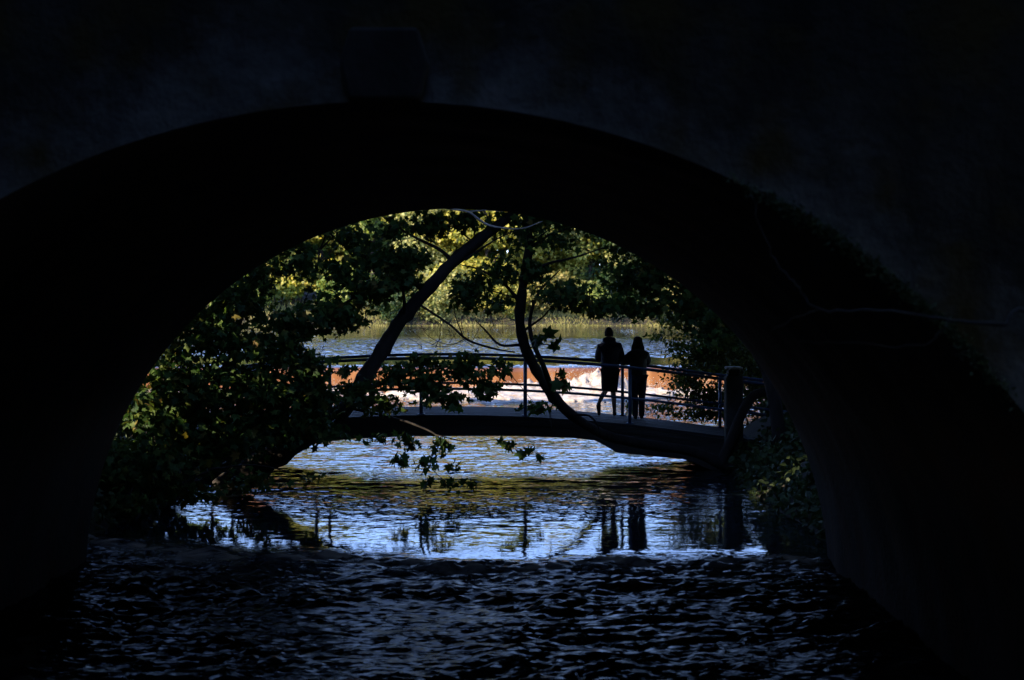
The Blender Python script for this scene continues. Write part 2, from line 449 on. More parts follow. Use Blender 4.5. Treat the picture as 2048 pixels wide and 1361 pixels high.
# gentle ripples upstream, calmest on the glassy lip above the rapid
calm = 1 - rap
amp = .08 + .16 * sstep(21.2, 23, Y) + .74 * sstep(24.2, 27.2, Y + .8 * fbm(X * .5, Y * .7, 2))
rip = .011 * fbm(X * .9 + 2 + .3 * Y, Y * 1.8, 2) + .008 * fbm(X * 1.9, Y * 3.8, 2) + .004 * fbm(X * 3.4, Y * 8, 2) + .012 * np.exp(-((Y - 20.6) / .9) ** 2) * fbm(X * .5 + .2 * Y, Y * .8, 2)
z += calm * amp * rip * 1.75
me = grid_mesh('river', X, Y, z)
fo = np.clip(rap * (sstep(.75, 1.4, rid + .9 * chop + .2 * big) * .10 * var) + stw * sstep(-.25, .3, fbm(X * 3, Y * 6, 3)) * .55 + rap * .25 * sstep(.12, .4, fbm(X * 1.2 + .5 * Y, Y * .5, 4)) * sstep(-3.2, -4.4, X), 0, 1) * sstep(8, 10, Y)
a = me.attributes.new('foam', 'FLOAT', 'POINT'); a.data.foreach_set('value', fo.astype(np.float32).ravel())
a = me.attributes.new('broken', 'FLOAT', 'POINT'); a.data.foreach_set('value', rap.astype(np.float32).ravel())
a = me.attributes.new('rough', 'FLOAT', 'POINT'); a.data.foreach_set('value', (.30 + 2.1 * rap - .23 * sstep(25, 21.8, Y) * calm).astype(np.float32).ravel())
tag(link('river', me, M['river'], None, True), kind='structure')

# ------------------------------------------------------------------ upper river
xs = np.concatenate([np.linspace(-110, -31, 30), np.arange(-30, 30, .24), np.linspace(31, 110, 30)]); ys = np.concatenate([np.arange(YW + 1.0, 100, .13), np.arange(100, YB + 3, 1.0)])
X, Y = np.meshgrid(xs, ys)
wind = sstep(61, 66, Y + 2.5 * fbm(X * .08, Y * .1, 3)) * sstep(97, 84, Y + 8 * fbm(X * .05 + 7, Y * .07, 3)) + .10
uz = UZ + wind * (.020 * fbm(X * .6 + .2 * Y, Y * .95, 1) + .062 * fbm(X * 1.9, Y * 3.1, 1)) * sstep(57, 58, Y)
tag(link('upper_river', grid_mesh('upper_river', X, Y, uz), M['upper'], None, True), kind='structure')

# ------------------------------------------------------------------ weir
weir = empty('weir', (-1, 55.2, 0))
tag(weir, 'low river weir with orange brown peaty water sliding over its sunlit face', 'weir')
prof = [(57.02, .832), (56.6, .822), (56.25, .795), (55.95, .745), (55.6, .60), (55.35, .38), (55.1, .20), (54.85, .03), (54.6, -.15)]
ss = np.linspace(0, 1, 40); py_ = np.interp(ss, np.linspace(0, 1, 9), [p[0] for p in prof]); pz_ = np.interp(ss, np.linspace(0, 1, 9), [p[1] for p in prof])
xs = np.arange(-14.5, 12.6, .08)
X, Yp = np.meshgrid(xs, py_); Z = np.repeat(pz_[:, None], len(xs), 1)
Z = Z + .03 * fbm(X * 2.0, Yp * .5, 3) * np.linspace(0, 1, 40)[:, None]
link('water_sheet', grid_mesh('water_sheet', X, Yp, Z), M['weir'], weir, True)
mb = MB(); mb.box(-15, 13, 54.9, 56.2, -1.2, -.25)
mb.build('sill', M['pier'], weir)

# foam at the weir's foot
xs = np.arange(-13.5, 11.5, .06); ys = np.arange(45.6, 55.3, .06)
X, Y = np.meshgrid(xs, ys)
fall = sstep(45.6, 53.5, Y)
edge = 54.6 + .25 * fbm(X * .9, X * 0, 3)
mound = 0 * X
for mx_, my_, mw, mh in ((2.3, 54.3, .5, .30), (2.9, 54.35, .45, .46), (3.3, 54.1, .4, .34), (1.7, 54.2, .5, .16), (-.2, 54.1, .7, .16), (.5, 54.3, .4, .2), (-1.1, 54.2, .5, .12), (3.9, 54.4, .4, .2), (2.7, 53.5, .9, .16)):
    mound = mound + mh * np.exp(-((X - mx_) / mw) ** 2 - ((Y - my_) / (mw * .9)) ** 2)
mound = mound * (1 + .55 * fbm(X * 3.2, Y * 2.2, 4))
h = .02 + .05 * fall + .13 * fall * fbm(X * 1.5, Y * 1.9, 4) + mound * (1 + .5 * fbm(X * 2.5, Y * 2.5, 4)) + .045 * fbm(X * 5, Y * 5, 3)
keep = fbm(X * .45 + 4, Y * .9, 4) + 1.15 * sstep(46, 53, Y) - .60 + .35 * np.exp(-((X - .8) / 2.4) ** 4) + mound - .75 * sstep(-2.4, -5, X) - .6 * sstep(4.0, 5.4, X) - .45 * sstep(50.5, 48.5, Y) * (1 - .8 * np.exp(-((X - .8) / 2.2) ** 4))
h = np.where(keep > 0, h, -.3)
h = np.where(Y > edge, np.minimum(h, .1 + mound * .8), h)
me = grid_mesh('foam', X, Y, h)
fo_ = link('foam', me, M['foam'], None, True); tag(fo_, 'white foaming water churning below the brown weir', kind='stuff')
# thrown droplets, part of the same foam
nd = 2600
dx = np.where(rng.random(nd) < .5, rng.normal(2.6, 1.0, nd), rng.uniform(-9, 9, nd)); dy = rng.normal(54.2, .55, nd)
dz = .15 + np.abs(rng.normal(0, .28, nd)) * np.where(np.abs(dx - 2.6) < 1.6, 1.15, .55); ds = rng.uniform(.005, .014, nd)
tet = np.array([(1, 1, 1), (-1, -1, 1), (-1, 1, -1), (1, -1, -1)], float)
V = (tet[None] * ds[:, None, None] + np.stack([dx, dy, dz], -1)[:, None]).reshape(-1, 3)
Fc = (np.array([(0, 1, 2), (0, 3, 1), (0, 2, 3), (1, 3, 2)])[None] + 4 * np.arange(nd)[:, None, None]).reshape(-1, 3)
sp = link('spray', raw_mesh('spray', V, Fc), M['foam']); tag(sp, 'fine white spray thrown up at the foot of the weir', kind='stuff')

# ------------------------------------------------------------------ the stone arch bridge
YN, YF = 8.75, 19.08              # near and far face
AX, AZ, AR = -.745, -.25, 4.57    # arch centre and radius
TOP = 5.05
bridge = empty('stone_bridge', (AX, YN, 0))
tag(bridge, 'dark stone road bridge with one round arch spanning the whole frame', 'bridge')
na = 96
ang = np.linspace(math.pi, 0, na + 1)
ax_, az_ = AX + AR * np.cos(ang), AZ + AR * np.sin(ang)


def face(y, flip):
    mb = MB(); V = []; fcs = []
    for x, zz in zip(ax_, az_): V += [(x, y, zz), (x, y, TOP)]
    for i in range(na): fcs.append((2 * i, 2 * i + 2, 2 * i + 3, 2 * i + 1))
    mb.add(V, fcs)
    for x0, x1 in ((-30, AX - AR), (AX + AR, 30)):
        mb.add([(x0, y, -1.5), (x1, y, -1.5), (x1, y, TOP), (x0, y, TOP)], [(0, 1, 2, 3)])
    mb.add([(-30, y, TOP), (30, y, TOP), (30, y + (.45 if not flip else -.45), TOP), (-30, y + (.45 if not flip else -.45), TOP)], [(0, 1, 2, 3)])
    return mb


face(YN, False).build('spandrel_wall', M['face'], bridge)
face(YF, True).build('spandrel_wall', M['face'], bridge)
# the vault: barrel and abutment walls, one rough surface
tt = np.concatenate([np.linspace(-1.3, 0, 10)[:-1], np.linspace(0, 1, 150), np.linspace(1, 2.3, 10)[1:] ])
yy = np.linspace(YN, YF, 70)
T, Yv = np.meshgrid(tt, yy)
th = math.pi * (1 - np.clip(T, 0, 1)); ext = np.where(T < 0, T, np.where(T > 1, 1 - T, 0))
inset = sstep(YN, YN + .5, Yv) * sstep(YF, YF - .5, Yv)
course = .014 * np.abs(np.sin(np.clip(T, 0, 1) * math.pi * 17)) ** .3
rad = AR + inset * (.05 * fbm(T * 9, Yv * .8, 4) + .0) - course * inset
X = AX + rad * np.cos(th); Z = AZ + rad * np.sin(th) + ext
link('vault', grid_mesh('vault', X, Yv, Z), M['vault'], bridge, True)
mb = MB(); mb.box(-30, 30, YN + .46, YF - .46, TOP - .4, TOP - .12); mb.build('road_deck', M['pier'], bridge)
for y0, y1 in ((YN + .02, YN + .40), (YF - .40, YF - .02)):
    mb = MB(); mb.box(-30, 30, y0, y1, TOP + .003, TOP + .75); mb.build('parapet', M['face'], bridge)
mb = MB()
zt = AZ + AR
mb.add([(AX - .20, YN - .09, zt - .0), (AX + .20, YN - .09, zt - .0), (AX + .25, YN - .11, zt + .2), (AX + .19, YN - .12, zt + .40), (AX - .19, YN - .12, zt + .40), (AX - .25, YN - .11, zt + .2),
        (AX - .20, YN + .04, zt - .0), (AX + .20, YN + .04, zt - .0), (AX + .25, YN + .04, zt + .2), (AX + .19, YN + .04, zt + .40), (AX - .19, YN + .04, zt + .40), (AX - .25, YN + .04, zt + .2)],
       [(0, 1, 2, 3, 4, 5), (11, 10, 9, 8, 7, 6)] + [(k, k + 6, (k + 1) % 6 + 6, (k + 1) % 6) for k in range(6)])
bevel(mb.build('keystone', M['key'], bridge), .02)

# ragged moss along the right-hand edge of the arch
n = 2600
aa = np.radians(rng.choice([61, 57.5, 54, 50, 46.5, 43], n) + rng.normal(0, 2.2, n)); rr_ = AR + rng.normal(-.005, .022, n)
pts = np.stack([AX + rr_ * np.cos(aa), YN - .01 - np.abs(rng.normal(0, .012, n)), AZ + rr_ * np.sin(aa)], -1)
MOSS = (pts, rng.uniform(.012, .034, n))

# ------------------------------------------------------------------ footbridge
YR0, YR1 = 29.25, 31.30           # near and far railing


def deck_z(x):
    d = abs(x + 1.4)
    return 1.04 - (.0145 * d * d if d < 5 else .0145 * 25 + .12 * (d - 5))


fb = empty('footbridge', (-1, 30.2, 0))
tag(fb, 'low humped timber footbridge with blue railings crossing the river beyond the arch', 'footbridge')
fxs = list(np.linspace(-8.2, 7.4, 80))
mb = MB(); nb = 13; w = (YR1 - YR0 + .30) / nb
for i in range(nb):
    y0 = YR0 - .15 + i * w + .006; y1 = y0 + w - .012; dz = random.uniform(-.004, .004)
    mb.sweep(fxs, lambda k: [(fxs[k], y0, deck_z(fxs[k]) + dz - .05), (fxs[k], y1, deck_z(fxs[k]) + dz - .05), (fxs[k], y1, deck_z(fxs[k]) + dz), (fxs[k], y0, deck_z(fxs[k]) + dz)])
mb.build('deck_planks', M['timber'], fb)


def under_z(x):
    return float(np.interp(x, [-7.6, -5.1, -4.1, -3.2, -2, 0, 1.1, 1.5, 1.85, 2.5, 3.2, 3.5, 4.2, 6.6], [-.2, .2, .46, .58, .635, .64, .60, .55, .33, .26, .2, .05, -.2, -.2]))


for y0 in (YR0 - .12, YR1 - .06):
    mb = MB(); bx_ = list(np.linspace(-7.6, 6.6, 70))
    mb.sweep(bx_, lambda k: [(bx_[k], y0, under_z(bx_[k])), (bx_[k], y0 + .18, under_z(bx_[k])), (bx_[k], y0 + .18, deck_z(bx_[k]) - .058), (bx_[k], y0, deck_z(bx_[k]) - .058)])
    mb.sweep(bx_, lambda k: [(bx_[k], y0 - .02, deck_z(bx_[k]) - .17), (bx_[k], y0 - .001, deck_z(bx_[k]) - .17), (bx_[k], y0 - .001, deck_z(bx_[k]) - .06), (bx_[k], y0 - .02, deck_z(bx_[k]) - .06)])
    mb.build('side_beam', M['beam'], fb)
mb = MB()
for x in np.arange(-5.6, 4.6, .85):
    mb.box(x, x + .14, YR0 + .07, YR1 - .07, under_z(x) + .06, deck_z(x) - .12)
mb.build('cross_joists', M['beam'], fb)
for x0, x1, zt in ((-8.4, -5.35, .55), (3.75, 6.9, .35)):
    mb = MB(); s = -1 if x0 < 0 else 1; nose = x1 if s < 0 else x0
    out = x0 if s < 0 else x1
    mb.add([(nose + s * .0, YR0 - .25, -1), (out, YR0 - .25, -1), (out, YR0 - .25, zt - .1), (nose + s * .5, YR0 - .25, zt - .1),
            (nose, YR1 + .25, -1), (out, YR1 + .25, -1), (out, YR1 + .25, zt - .1), (nose + s * .5, YR1 + .25, zt - .1)],
           [(0, 1, 2, 3), (7, 6, 5, 4), (0, 4, 5, 1), (1, 5, 6, 2), (2, 6, 7, 3), (3, 7, 4, 0)])
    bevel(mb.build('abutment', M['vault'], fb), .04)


def railing(y):
    pts = [(x, y, deck_z(x) + 1.06) for x in np.linspace(-7.8, 6.9, 70)]
    mb = MB(); mb.tube(pts, .031, 10)
    rl = mb.build('railing', M['rail'], fb, True)
    mb = MB(); mb.tube([(x, y, z - .58) for x, y, z in pts], .026, 10)
    link_child(mb, 'middle_rail', rl)
    for k in range(-3, 4):
        x = .15 + 1.97 * (k - 0)
        if x < -7.9 or x > 6.8: continue
        mb = MB(); zz = deck_z(x)
        mb.tube([(x, y, zz - .02), (x, y, zz + 1.04)], .034, 10)
        mb.box(x - .07, x + .07, y - .06, y + .06, zz + .005, zz + .02)
        link_child(mb, 'post', rl)
    return rl


def link_child(mb, name, parent, mat=None, smooth=True):
    me = bpy.data.meshes.new(name); me.from_pydata(mb.v, [], mb.f); me.update()
    me.materials.append(mat or M['rail'])
    if smooth: me.polygons.foreach_set('use_smooth', [True] * len(me.polygons))
    o = bpy.data.objects.new(name, me); COL.objects.link(o); o.parent = parent
    return o


railing(YR0); railing(YR1)

# stone pier at the right-hand end of the near railing
gp = empty('stone_post', (4.02, YR0 - .28, .5))
tag(gp, 'short square stone post with a cap painted as sunlit at the right end of the footbridge', 'post')
mb = MB(); mb.box(3.88, 4.20, YR0 - .44, YR0 - .10, .1, 1.78); bevel(mb.build('shaft', M['pier'], gp), .03)
mb = MB(); mb.box(3.93, 4.15, YR0 - .38, YR0 - .16, 1.783, 1.90); bevel(mb.build('neck', M['pier'], gp), .02)
mb = MB(); mb.box(3.89, 4.19, YR0 - .43, YR0 - .11, 1.903, 1.95); bevel(mb.build('cap', M['cap'], gp), .012)
# bent dark limb leaning beside it
mb = MB(); pth = smooth_path([P(1440, 935, 28.6), P(1462, 880, 28.6), P(1485, 825, 28.55), P(1507, 793, 28.5), P(1535, 783, 28.5), P(1572, 780, 28.6), P(1625, 790, 28.8)], 5)
mb.tube(pth, lerp_list([.10, .095, .09, .09, .085, .075, .06], len(pth)), 10, .12)
tag(mb.build('fallen_limb', M['bark'], None, True), 'bent dark tree limb arching beside the stone post on the right bank', 'branch')
mb = MB(); mb.box(4.45, 5.35, 23.6, 24.4, -.4, .66); o = bevel(mb.build('stone_block', M['pier']), .06, 3); o.rotation_euler = (0, 0, 0)
tag(o, 'squared mossy stone block at the water edge on the right bank', 'stone block')

# ------------------------------------------------------------------ leaves
_syc = np.array([(0, 0, 0), (.20, -.13, -.03), (.46, .0, -.10), (.30, .19, -.01), (.56, .52, -.12), (.22, .50, 0), (.0, 1.0, -.14),
                 (-.22, .50, 0), (-.56, .52, -.12), (-.30, .19, -.01), (-.46, .0, -.10), (-.20, -.13, -.03), (0, .30, .05)], float)
_syc_f = np.array([(i, (i + 1) % 12, 12) for i in range(12)])
_ova = np.array([(0, 0, 0), (.24, .25, .04), (.22, .62, .03), (0, 1, -.10), (-.22, .62, .03), (-.24, .25, .04)], float)
_ova_f = np.array([(0, 1, 2), (0, 2, 3), (0, 3, 4), (0, 4, 5)])
_clu = np.array([(0, 0, 0), (.45, .12, .1), (.38, .62, -.1), (.05, 1, .05), (-.42, .7, .08), (-.36, .16, -.08)], float)


def leaves(pos, size, template, faces, nrm=None, rs=None, flat=.0):
    """many leaves at pos; nrm biases the facing"""
    rs = rs or rng; n = len(pos)
    nr = rs.normal(size=(n, 3))
    if nrm is not None: nr = nr * (1 - flat) * .9 + nrm * (1 + flat)
    nr /= np.linalg.norm(nr, axis=1)[:, None]
    t = rs.normal(size=(n, 3)); t[:, 2] -= .7
    t -= (t * nr).sum(1)[:, None] * nr; t /= np.linalg.norm(t, axis=1)[:, None] + 1e-9
    bi = np.cross(nr, t)
    tp = template[None] * size[:, None, None]
    V = pos[:, None] + tp[..., 0:1] * bi[:, None] + tp[..., 1:2] * t[:, None] + tp[..., 2:3] * nr[:, None]
    k = len(template)
    Fc = (faces[None] + k * np.arange(n)[:, None, None]).reshape(-1, 3)
    return V.reshape(-1, 3), Fc


def clump_points(c, rx, ry, rz, n, rs=None):
    rs = rs or rng
    d = rs.normal(size=(n, 3)); d /= np.linalg.norm(d, axis=1)[:, None]
    r = rs.random(n) ** .45 * (1 + .25 * rs.normal(size=n))
    return np.array(c)[None] + d * r[:, None] * np.array([rx, ry, rz])


def foliage(name, clumps, size, template, faces, mat, parent, depth=.55, up=.45, dens=1.0):
    Vs, Fs, o = [], [], 0
    for px, py, rx, ry, D, n in clumps:
        c = P(px, py, D); s = D / F
        n = int(n * dens); pts = clump_points(c, rx * s, depth, ry * s, n)
        sz = size * rng.uniform(.55, 1.25, n)
        nb_ = np.tile(np.array([[0, -.25, up]]), (n, 1))
        V, Fc = leaves(pts, sz, template, faces, nb_)
        Vs.append(V); Fs.append(Fc + o); o += len(V)
    return link(name, raw_mesh(name, np.concatenate(Vs), np.concatenate(Fs)), mat, parent, True)


def twigs(mb, starts, clumps, r=.012, sub=5):
    """a branch from the nearest start point into each clump, and fine twigs inside it"""
    for px, py, rx, ry, D, n in clumps:
        c = P(px, py, D); s = D / F
        st = min(starts, key=lambda q: (Vector(q) - c).length)
        mid = (Vector(st) + c) * .5 + Vector((random.uniform(-.15, .15), random.uniform(-.1, .1), .12))
        pth = smooth_path([st, mid, c], 4); mb.tube(pth, lerp_list([r * 1.8, r, r * .6], len(pth)), 5)
        for k in range(sub):
            e = c + Vector((random.uniform(-1, 1) * rx * s, random.uniform(-.4, .4), random.uniform(-1, 1) * ry * s))
            m2 = (c + e) * .5 + Vector((0, 0, random.uniform(-.04, .08)))
            mb.tube([c, m2, e], [r * .5, r * .38, r * .2], 4)


V, Fc = leaves(MOSS[0], MOSS[1], _ova, _ova_f)
tag(link('moss', raw_mesh('moss', V, Fc), M['leaf_back'], None, True), 'dark ragged moss hanging on the right edge of the stone arch', kind='stuff')

# ---- leaning tree (left bank)
lt_path = smooth_path([P(440, 985, 25.6), P(520, 930, 25.7), P(620, 870, 25.9), P(690, 815, 26), P(728, 758, 26.1), P(765, 700, 26.2), P(803, 640, 26.3), P(850, 585, 26.4), P(900, 530, 26.5), P(950, 487, 26.6), P(1010, 440, 26.7), P(1075, 385, 26.8), P(1120, 320, 27)], 5)
lean = empty('leaning_tree', (lt_path[0].x, lt_path[0].y, lt_path[0].z))
tag(lean, 'dark tree with one thick trunk leaning right across the left half of the footbridge railing', 'tree')
mb = MB(); mb.tube(lt_path, lumps([.23, .20, .165, .14, .13, .125, .12, .112, .108, .098, .085, .07, .045], len(lt_path)), 12, .20)
mb.build('trunk', M['bark'], lean, True)
br = [P(820, 620, 26.3), P(800, 560, 26.3), P(720, 545, 26.2), P(640, 500, 26), P(560, 470, 25.8)]
mb = MB()
for pts, rads in (
    ([P(850, 585, 26.4), P(800, 540, 26.3), P(745, 520, 26.1), P(700, 500, 26.0), P(640, 450, 25.8)], [.055, .045, .035, .025, .012]),
    ([P(905, 525, 26.5), P(880, 500, 26.4), P(820, 470, 26.3), P(760, 430, 26.2)], [.04, .03, .02, .01]),
    ([P(930, 520, 26.5), P(960, 500, 26.4), P(1000, 475, 26.3), P(1060, 450, 26.2)], [.028, .02, .014, .008]),
    ([P(805, 640, 26.3), P(808, 600, 26.0), P(790, 560, 25.8), P(700, 600, 25.6), P(640, 640, 25.4)], [.03, .028, .024, .018, .01]),
    ([P(840, 610, 26.3), P(900, 650, 25.7), P(935, 680, 25.6), P(985, 697, 25.5), P(1030, 705, 25.4)], [.022, .018, .02, .018, .01]),
    ([P(925, 670, 25.6), P(910, 630, 25.6), P(906, 600, 25.6)], [.012, .009, .005]),
    ([P(930, 678, 25.6), P(900, 690, 25.6), P(860, 675, 25.6), P(840, 650, 25.6)], [.008, .007, .005, .003]),
    ([P(700, 800, 26), P(760, 770, 25.4), P(840, 745, 25.2), P(930, 730, 25.1), P(1005, 735, 25.0)], [.035, .026, .02, .014, .006]),
    ([P(690, 815, 26), P(760, 830, 25.4), P(830, 850, 25.1), P(880, 880, 25.0), P(860, 930, 24.9), P(905, 975, 24.9)], [.03, .022, .018, .012, .008, .005]),
    ([P(870, 870, 25.0), P(940, 885, 25.0), P(1000, 880, 25.0), P(1050, 905, 25), P(1085, 914, 25)], [.011, .008, .007, .005, .003]),
):
    q = smooth_path(pts, 5); mb.tube(q, lerp_list(rads, len(q)), 6, .08)
CL = [(700, 470, 60, 35, 26, 85), (770, 520, 65, 36, 26, 150), (690, 545, 55, 36, 25.6, 110), (745, 585, 60, 32, 25.8, 130), (660, 625, 60, 40, 25.4, 170), (865, 452, 50, 26, 27, 110),
      (930, 440, 50, 22, 26.6, 60), (830, 515, 36, 26, 26.2, 70), (805, 560, 40, 26, 26, 70), (600, 520, 60, 42, 25.6, 110), (585, 650, 70, 45, 25.4, 200), (520, 545, 50, 36, 25, 110), (790, 455, 40, 24, 26, 40), (560, 480, 50, 30, 25.4, 70), (700, 640, 40, 24, 25.4, 60), (640, 445, 60, 26, 26, 60)]
rt = random.Random(5)
for k in range(34):   # fine bare twigs below the crown
    a = P(rt.uniform(835, 1010), rt.uniform(640, 700), 25.55); dx_, dz_ = rt.uniform(-.28, .28), rt.uniform(-.05, .38)
    b1 = a + Vector((dx_ * .5 + rt.uniform(-.04, .04), rt.uniform(-.1, .1), dz_ * .55)); b2 = a + Vector((dx_, rt.uniform(-.15, .15), dz_))
    mb.tube([a, b1, b2], [.0055, .004, .002], 4); mb.tube([b1, b1 + Vector((rt.uniform(-.12, .12), 0, rt.uniform(0, .14)))], [.003, .0015], 4)
twigs(mb, [tuple(q) for q in br] + [tuple(lt_path[k]) for k in (35, 40, 45, 50)], CL, .010)
CS = [(715, 785, 50, 30, 25.4, 60), (790, 750, 42, 24, 25.2, 40), (855, 765, 45, 34, 25.1, 60), (925, 742, 48, 28, 25.1, 48), (970, 775, 34, 26, 25.1, 32), (845, 722, 36, 18, 25.2, 16), (1000, 738, 24, 24, 25, 14), (765, 808, 55, 22, 25.3, 40),
      (900, 800, 50, 16, 25, 26), (690, 740, 30, 14, 25.8, 8), (1075, 815, 40, 12, 25.6, 14), (940, 715, 40, 14, 25.1, 12)]
twigs(mb, [P(760, 770, 25.4), P(840, 745, 25.2), P(930, 730, 25.1), P(1005, 735, 25.0)], CS, .006, 3)
DS = [(820, 885, 24, 16, 25, 14), (885, 892, 26, 20, 25, 14), (800, 925, 22, 12, 24.9, 8), (845, 930, 24, 14, 24.9, 12), (905, 935, 16, 12, 24.9, 6), (905, 968, 30, 14, 24.9, 13), (855, 962, 12, 8, 24.9, 4), (945, 970, 12, 6, 24.9, 3), (1010, 888, 24, 11, 25, 8), (1050, 907, 16, 8, 25, 5), (1082, 913, 9, 4, 25, 2), (760, 875, 36, 12, 25.1, 10)]
mb.build('branches', M['bark'], lean, True)
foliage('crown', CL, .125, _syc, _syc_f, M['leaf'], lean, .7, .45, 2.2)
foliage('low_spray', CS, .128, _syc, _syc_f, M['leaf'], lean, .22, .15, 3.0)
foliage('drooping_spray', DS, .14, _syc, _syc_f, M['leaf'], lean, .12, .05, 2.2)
mb = MB(); q = smooth_path([P(890, 417, 24.2), P(935, 424, 24.2), P(960, 441, 24.2), P(985, 453, 24.2), P(1040, 458, 24.3), P(1085, 443, 24.4)], 6); mb.tube(q, lerp_list([.012, .02, .022, .018, .012, .006], len(q)), 6, .1)
q = smooth_path([P(935, 424, 24.2), P(975, 421, 24.2), P(1005, 424, 24.2)], 4); mb.tube(q, lerp_list([.012, .009, .005], len(q)), 5)
q = smooth_path([P(890, 417, 24.2), P(800, 380, 24.3), P(820, 330, 24.6), P(1075, 385, 26.8)], 6); mb.tube(q, .014, 6)
o = mb.build('sunlit_branch', M['bark_sunlit'], lean, True); tag(o, 'curved bare branch coloured as sunlit across the top of the opening')

# ---- forked tree (grows out from the right bank below the footbridge)
ft_path = smooth_path([P(1465, 940, 28.6), P(1390, 905, 28.6), P(1300, 890, 28.5), P(1215, 872, 28.1), P(1150, 835, 27.4), P(1108, 795, 27), P(1078, 750, 26.9), P(1052, 700, 26.8), P(1040, 650, 26.7), P(1042, 600, 26.6), P(1050, 545, 26.6), P(1058, 490, 26.6), P(1050, 430, 26.7), P(1030, 360, 26.8)], 5)
fork = empty('forked_tree', tuple(ft_path[0]))
tag(fork, 'slender dark tree bending up in the centre beside the man and woman', 'tree')
mb = MB(); mb.tube(ft_path, lumps([.10, .095, .09, .085, .09, .095, .09, .088, .086, .09, .08, .065, .055, .04], len(ft_path)), 11, .22); mb.build('trunk', M['bark'], fork, True)
mb = MB()
for pts, rads in (
    ([P(1106, 785, 26.8), P(1088, 735, 26.4), P(1066, 685, 26.3), P(1060, 640, 26.3), P(1078, 585, 26.2), P(1120, 540, 26)], [.055, .05, .045, .035, .025, .01]),
    ([P(1042, 610, 26.6), P(1010, 570, 26.3), P(960, 540, 26), P(920, 530, 25.8)], [.035, .025, .018, .008]),
    ([P(1050, 560, 26.6), P(1090, 530, 26.4), P(1150, 515, 26.2), P(1210, 495, 26)], [.035, .026, .018, .008]),
    ([P(1055, 500, 26.6), P(1100, 470, 26.5), P(1160, 450, 26.3)], [.03, .02, .01]),
    ([P(1042, 690, 26.8), P(1000, 690, 26.3), P(970, 660, 26.1), P(950, 640, 26)], [.03, .022, .014, .006]),
    ([P(1050, 660, 26.5), P(1085, 635, 26.3), P(1105, 615, 26.2), P(1150, 600, 26)], [.022, .016, .012, .008]),
    ([P(1050, 700, 26.7), P(1080, 690, 26.0), P(1105, 690, 25.8)], [.014, .01, .006]),
    ([P(1108, 800, 27), P(1100, 830, 26.6), P(1105, 865, 26.5)], [.014, .01, .005]),
    ([P(1150, 830, 27.2), P(1178, 832, 26.9), P(1195, 850, 26.8), P(1200, 872, 26.8)], [.03, .02, .014, .006]),
):
    q = smooth_path(pts, 5); mb.tube(q, lerp_list(rads, len(q)), 6, .08)
CF = [(940, 590, 44, 32, 26, 120), (1000, 540, 46, 34, 26.2, 85), (1050, 470, 65, 36, 26.6, 95), (1120, 478, 46, 26, 26.4, 45), (1130, 590, 66, 30, 26, 160), (1068, 545, 36, 28, 26.4, 75), (1200, 612, 46, 20, 26.2, 75), (1080, 438, 100, 22, 26.8, 100), (1000, 608, 26, 16, 26, 25), (1180, 450, 50, 22, 26.6, 50), (960, 560, 30, 20, 26, 30), ]
twigs(mb, [tuple(ft_path[k]) for k in (40, 45, 50, 55, 60)] + [P(1120, 540, 26), P(1150, 600, 26)], CF, .009)
mb.build('branches', M['bark'], fork, True)
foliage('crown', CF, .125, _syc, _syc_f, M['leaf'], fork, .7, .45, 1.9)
foliage('low_leaves', [(1085, 675, 26, 10, 25.9, 12), (1108, 692, 14, 8, 25.8, 6), (1120, 755, 18, 8, 25.8, 6), (1130, 770, 24, 10, 26, 6)], .2, _syc, _syc_f, M['leaf'], fork, .12, .1)

# ---- bushy tree on the left bank in front of the footbridge
def bush_tree(name, label, cat, base, stems, clumps, size, tmpl, fcs, mat, depth, up=.45, r=.012, dens=1.0):
    t = empty(name, tuple(base)); tag(t, label, cat)
    mb = MB(); st = []
    for pts, rads in stems:
        q = smooth_path([base] + pts, 5); mb.tube(q, lerp_list(rads, len(q)), 7, .1); st += [tuple(k) for k in q[4:]]
    twigs(mb, st, clumps, r)
    mb.build('stems', M['bark'], t, True)
    foliage('crown', clumps, size, tmpl, fcs, mat, t, depth, up, dens)
    return t


gb = P(330, 990, 24.5)
bush_tree('sycamore_sapling', 'large leafy dark sapling overhanging the water on the left bank beside the arch', 'tree', gb,
          [([P(360, 880, 24.5), P(420, 780, 24.5), P(470, 690, 24.6), P(490, 600, 24.7)], [.07, .06, .045, .03, .015]),
           ([P(310, 880, 24.2), P(320, 780, 24.2), P(350, 720, 24.3)], [.06, .045, .03, .012]),
           ([P(420, 900, 24.5), P(520, 820, 24.6), P(600, 770, 24.8), P(640, 740, 25)], [.06, .05, .035, .022, .01])],
          [(480, 600, 65, 45, 24.8, 200), (420, 650, 75, 50, 24.6, 240), (345, 705, 60, 40, 24.4, 110), (475, 690, 80, 36, 24.7, 170), (345, 752, 60, 18, 24.5, 110), (440, 748, 90, 18, 24.8, 150), (560, 700, 55, 40, 25, 170), (620, 745, 46, 44, 25.2, 170),
           (400, 790, 105, 55, 24.4, 420), (520, 785, 95, 55, 24.7, 380), (620, 805, 65, 45, 25.2, 200), (315, 830, 75, 75, 24.2, 360), (430, 870, 115, 55, 24.4, 420), (560, 855, 95, 42, 24.8, 300), (640, 868, 46, 24, 25.2, 60)],
          .14, _syc, _syc_f, M['leaf'], .6, dens=1.9)
